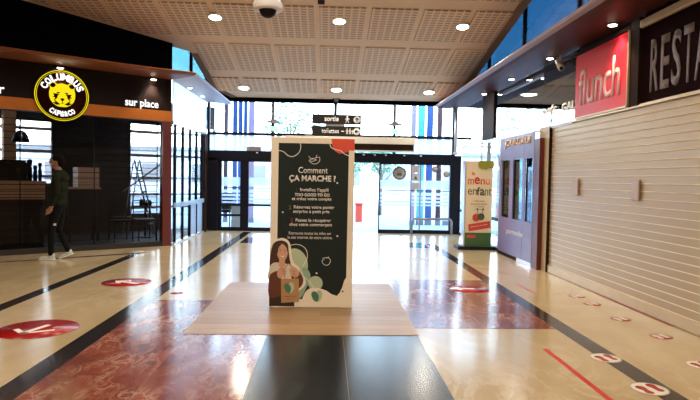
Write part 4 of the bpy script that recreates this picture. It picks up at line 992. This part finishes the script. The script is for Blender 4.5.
tag(box('red_tape', 'tapered', None, 1.90, 1.945, 3.0, 4.93, .0002, .0012), 'long straight strip of red tape on the beige floor at lower right', 'tape')
b = MB(); b.prism([(2.70, 8.1), (2.725, 8.1), (2.76, 7.32), (2.735, 7.32)], .0002, .0012); tag(b.build('red_tape', 'tapered', None), 'short strip of red tape beyond the dark band near the kiosk', 'tape')

# ------------------------------------------------------------------ walking man
def remesh(mb_, name, voxel, mat, parent, smooth=4):
    me = mb_.mesh(name); o = bpy.data.objects.new('tmp', me); C.objects.link(o)
    m = o.modifiers.new('r', 'REMESH'); m.mode = 'VOXEL'; m.voxel_size = voxel; m.use_smooth_shade = True
    s = o.modifiers.new('s', 'SMOOTH'); s.factor = .5; s.iterations = smooth
    dg = bpy.context.evaluated_depsgraph_get(); me2 = bpy.data.meshes.new_from_object(o.evaluated_get(dg)); bpy.data.objects.remove(o)
    for p in me2.polygons: p.use_smooth = True
    return me2
# local frame: +x = walking direction, y = his left, z up ; placed at P0 heading left, slightly towards the viewer
P0 = Vector((-4.52, 9.98, 0)); hd = Vector((-.99, -.12, 0)).normalized(); lf = UP.cross(hd)
TP = Matrix(((hd.x, lf.x, 0, P0.x), (hd.y, lf.y, 0, P0.y), (0, 0, 1, 0), (0, 0, 0, 1))) @ Matrix.Scale(.975, 4)
def limb(b, pts, rs, n=12):
    q = []; rr = []
    for i in range(len(pts) - 1):
        for j in range(4):
            t_ = j / 4; q.append(tuple(pts[i][k] + (pts[i + 1][k] - pts[i][k]) * t_ for k in range(3))); rr.append(rs[i] + (rs[i + 1] - rs[i]) * t_)
    q.append(pts[-1]); rr.append(rs[-1]); b.tube(q, rr, n)
    for p, r in zip(pts, rs): b.ball(p, r, (1, 1, 1), 12, 8)
pm = empty('person', tuple(P0), 'walking man in dark olive jacket, black trousers and pale sneakers passing the cafe', 'person')
b = MB(TP)
# torso
for c, r, s_ in (((.0, 0, .98), .155, (.85, 1.08, .9)), ((.0, 0, 1.12), .15, (.86, 1.1, 1.1)), ((-.01, 0, 1.28), .175, (.80, 1.08, 1.0)), ((-.03, 0, 1.42), .17, (.74, 1.15, .7)), ((-.02, 0, 1.50), .12, (.8, 1.35, .5))): b.ball(c, r, s_, 16, 12)
limb(b, [(-.01, 0, 1.48), (.02, 0, 1.58)], [.062, .056])
# head, looking ahead and slightly down
b.ball((.045, 0, 1.70), .098, (1.02, .80, 1.12), 18, 14); b.ball((.065, 0, 1.645), .07, (1.0, .78, .95), 14, 10); b.ball((.02, 0, 1.74), .09, (1.05, .86, .8), 14, 10)
b.ball((.148, 0, 1.685), .018, (1.2, .7, 1.2), 8, 6)                                   # nose
for s_ in (-1, 1): b.ball((.02, s_ * .082, 1.685), .026, (.6, .35, 1.1), 8, 6)        # ears
# arms: left arm (viewer side) hanging back, right arm forward
def arm(sh_, el, wr, side):
    limb(b, [sh_, el, wr], [.062, .046, .030])
    w_ = Vector(wr); d_ = (w_ - Vector(el)).normalized(); fw = Vector((1, 0, 0)); 
    p = w_ + d_ * .045; b.ball(tuple(p), .045, (.85, .5, 1.1), 12, 8)
    for k in range(4):
        a = p + d_ * .035 + fw * (.030 - .019 * k); ln = (.070, .078, .074, .058)[k]
        k1 = a + d_ * ln * .5 + fw * .006; k2 = a + d_ * ln * .95 + fw * .022 
        b.tube([tuple(a), tuple(k1), tuple(k2)], [.0105, .0095, .008], 8)
    a = p + fw * .035 - d_ * .012; b.tube([tuple(a), tuple(a + fw * .022 + d_ * .03), tuple(a + fw * .026 + d_ * .056)], [.0125, .0115, .009], 8)
arm((-.02, .205, 1.44), (-.06, .245, 1.16), (.035, .25, .93), 1)
arm((-.02, -.205, 1.44), (-.02, -.245, 1.16), (.12, -.24, .96), -1)
# legs: stride
limb(b, [(.0, .09, .95), (.09, .09, .52), (.10, .085, .10)], [.098, .066, .045])
limb(b, [(.0, -.09, .95), (.03, -.09, .52), (-.13, -.085, .14)], [.098, .066, .045])
me = remesh(b, 'body', .0085, None, pm)
for nm in ('jacket', 'trousers', 'skin'): me.materials.append(M[nm])
Ti = TP.inverted()
for p in me.polygons:
    c = Ti @ p.center
    if c.z > 1.555: p.material_index = 2
    elif c.z < .935 and abs(c.y) > .185: p.material_index = 2
    elif c.z > .965 or abs(c.y) > .185: p.material_index = 0
    else: p.material_index = 1
link('body', me, None, pm)
b = MB(TP); b.ball((.015, 0, 1.735), .104, (1.02, .86, .86), 18, 12); b.ball((-.03, 0, 1.69), .088, (.8, .86, 1.0), 14, 10)
tag(b.build('hair', 'hairdk', pm), 'short dark hair')
b = MB(TP); b.ball((.105, 0, 1.652), .052, (.85, .95, .8), 14, 10); tag(b.build('face_mask', 'maskw', pm), 'pale face mask')
for s_ in (-1, 1): b = MB(TP); b.ball((.135, s_ * .032, 1.715), .009, (1, 1, 1), 8, 6); b.build('eye', 'hairdk', pm)
def shoe(x, y, z, pitch_, name='sneaker'):
    b = MB(); b.ball((.0, 0, .045), .05, (1.0, .85, .95), 12, 8); b.ball((.09, 0, .035), .05, (1.5, .88, .62), 12, 8); b.ball((.15, 0, .03), .045, (1.0, .95, .55), 12, 8); b.ball((-.03, 0, .06), .045, (.9, .85, 1.3), 12, 8)
    me = remesh(b, name, .01, None, pm, 2); me.transform(TP @ Matrix.Translation((x, y, z)) @ Matrix.Rotation(pitch_, 4, 'Y')); o = link(name, me, 'sneaker', pm)
    b = MB(TP @ Matrix.Translation((x, y, z)) @ Matrix.Rotation(pitch_, 4, 'Y')); b.box(-.07, .19, -.043, .043, .0, .018, .006); s2 = b.build('sole', 'white', o)
# 'sole' is built with the shoe as parent
shoe(.10, .085, .004, 0); shoe(-.15, -.085, .055, rad(22))
b = MB(TP); b.box(.02, .12, .185, .20, .60, .635, .004); tag(b.build('white_pocket_paper', 'white', pm), 'small white paper showing at the thigh')
for oo in pm.children:
    if oo.name.startswith('white_pocket'): oo.location += TP.to_3x3() @ Vector((-.02, -.045, 0))

# ------------------------------------------------------------------ outside things
def pillar(x0, x1, mat, label, y=19.0, h=4.6):
    t = empty('coloured_fin', ((x0 + x1) / 2, y, -.03), label, 'facade fin', 'coloured fins outside the entrance')
    box('fin', mat, t, x0, x1, y, y + .06, -.03, h, bev=.01); box('fixing_shoe', 'greymetal', t, x0 - .01, x1 + .01, y - .01, y + .07, -.03, .12)
pillar(-3.36, -3.23, 'colplum', 'dark plum fin outside the doors, leftmost of the left cluster')
pillar(-3.08, -2.93, 'colblue', 'blue fin outside the left doors, beside the plum one'); pillar(-2.90, -2.76, 'colblue', 'blue fin outside the left doors, middle of three'); pillar(-2.73, -2.61, 'colblue', 'blue fin outside the left doors, next to the mauve one')
pillar(-2.57, -2.38, 'colmauve', 'wide pale mauve fin outside the left doors')
pillar(2.74, 2.90, 'colmauve', 'pale mauve fin outside behind the sliding door'); pillar(2.96, 3.19, 'colcyan', 'cyan fin outside behind the sliding door'); pillar(3.25, 3.46, 'colblue', 'blue fin outside behind the sliding door')
pillar(3.60, 3.76, 'colmaroon', 'dark red fin outside behind the sliding door'); pillar(3.84, 4.05, 'outwall', 'grey white fin outside at the right of the sliding door')
def tree(x, y, h, r, label):
    t = empty('forecourt_tree', (x, y, -.03), label, 'tree', 'pale trees outside the entrance')
    b = MB(); b.tube([(x, y, -.03), (x + .05, y, h * .4), (x, y + .1, h * .75)], [.09, .06, .03], 8)
    for k in range(6):
        a = k * 1.1; b.tube([(x + .03, y, h * (.35 + .05 * k)), (x + math.cos(a) * r * .6, y + math.sin(a) * r * .6, h * (.55 + .06 * k))], [.035, .012], 5)
    b.build('trunk', 'bark', t)
    vs = []; fs = []
    for k in range(1100):
        a, ph, q = random.uniform(0, 2 * PI), random.uniform(-1, 1), random.random() ** .4
        c = Vector((x + math.cos(a) * math.sqrt(1 - ph * ph) * r * q, y + math.sin(a) * math.sqrt(1 - ph * ph) * r * q, h * .72 + ph * r * .8 * q))
        e1 = Vector((random.gauss(0, 1), random.gauss(0, 1), random.gauss(0, 1))).normalized(); e2 = e1.cross(Vector((random.gauss(0, 1), random.gauss(0, 1), random.gauss(0, 1)))).normalized(); s_ = random.uniform(.05, .10)
        n_ = len(vs); vs += [c - e1 * s_, c + e2 * s_ * .5, c + e1 * s_, c - e2 * s_ * .5]; fs.append((n_, n_ + 1, n_ + 2, n_ + 3))
    me = bpy.data.meshes.new('foliage'); me.from_pydata([v[:] for v in vs], [], fs); o = link('foliage', me, 'leafy', t); o['kind'] = 'stuff'
tree(2.2, 24, 3.4, 1.0, 'leafy tree outside, left of the large round sticker on the sliding door'); tree(-1.6, 25, 5.2, 1.4, 'taller leafy tree outside above the left part of the tall panel'); tree(6.4, 21.5, 5.2, 1.2, 'leafy tree outside the side room windows'); tree(10.5, 14, 4.8, 1.5, 'leafy tree outside the right windows of the side room')
tree(.9, 27, 3.2, .9, 'small leafy tree outside right beside the tall panel')
t = empty('red_bin', (1.12, 20, -.03), 'small orange red bin outside, right of the tall panel', 'bin'); box('body', 'coral', t, 1.0, 1.24, 20, 20.25, -.03, .55, bev=.02); box('lid', 'menured', t, .98, 1.26, 19.98, 20.27, .55, .62, bev=.01)
t = empty('planter_box', (-2.5, 16.6, -.03), 'grey planter box just outside the left doors', 'planter'); box('box', 'stickgrey', t, -2.68, -2.34, 16.45, 16.8, -.03, .62, bev=.01); box('rim', 'greymetal', t, -2.70, -2.32, 16.43, 16.82, .62, .66)
t = empty('terrace_chair', (-2.95, 17, -.03), 'dark terrace chair outside the far left door', 'chair')
box('seat', 'machine', t, -3.14, -2.76, 16.8, 17.2, .42, .50); box('backrest', 'machine', t, -3.14, -2.76, 17.2, 17.24, .50, .98, bev=.01)
for a in (-3.12, -2.80):
    for c in (16.82, 17.18): box('leg', 'machine', t, a, a + .03, c - .015, c + .015, -.03, .42)
t = empty('distant_building', (0, 42, -.03), 'long pale low building far beyond the forecourt', 'building')
box('wall', 'outwall', t, -22, 22, 42, 48, -.03, 3.2); box('roof', 'concrete', t, -22.3, 22.3, 41.7, 48.3, 3.2, 3.5)
for k in range(12): box('window', 'greymetal', t, -20 + k * 3.4, -18 + k * 3.4, 41.95, 42.0, 1.0, 2.3)
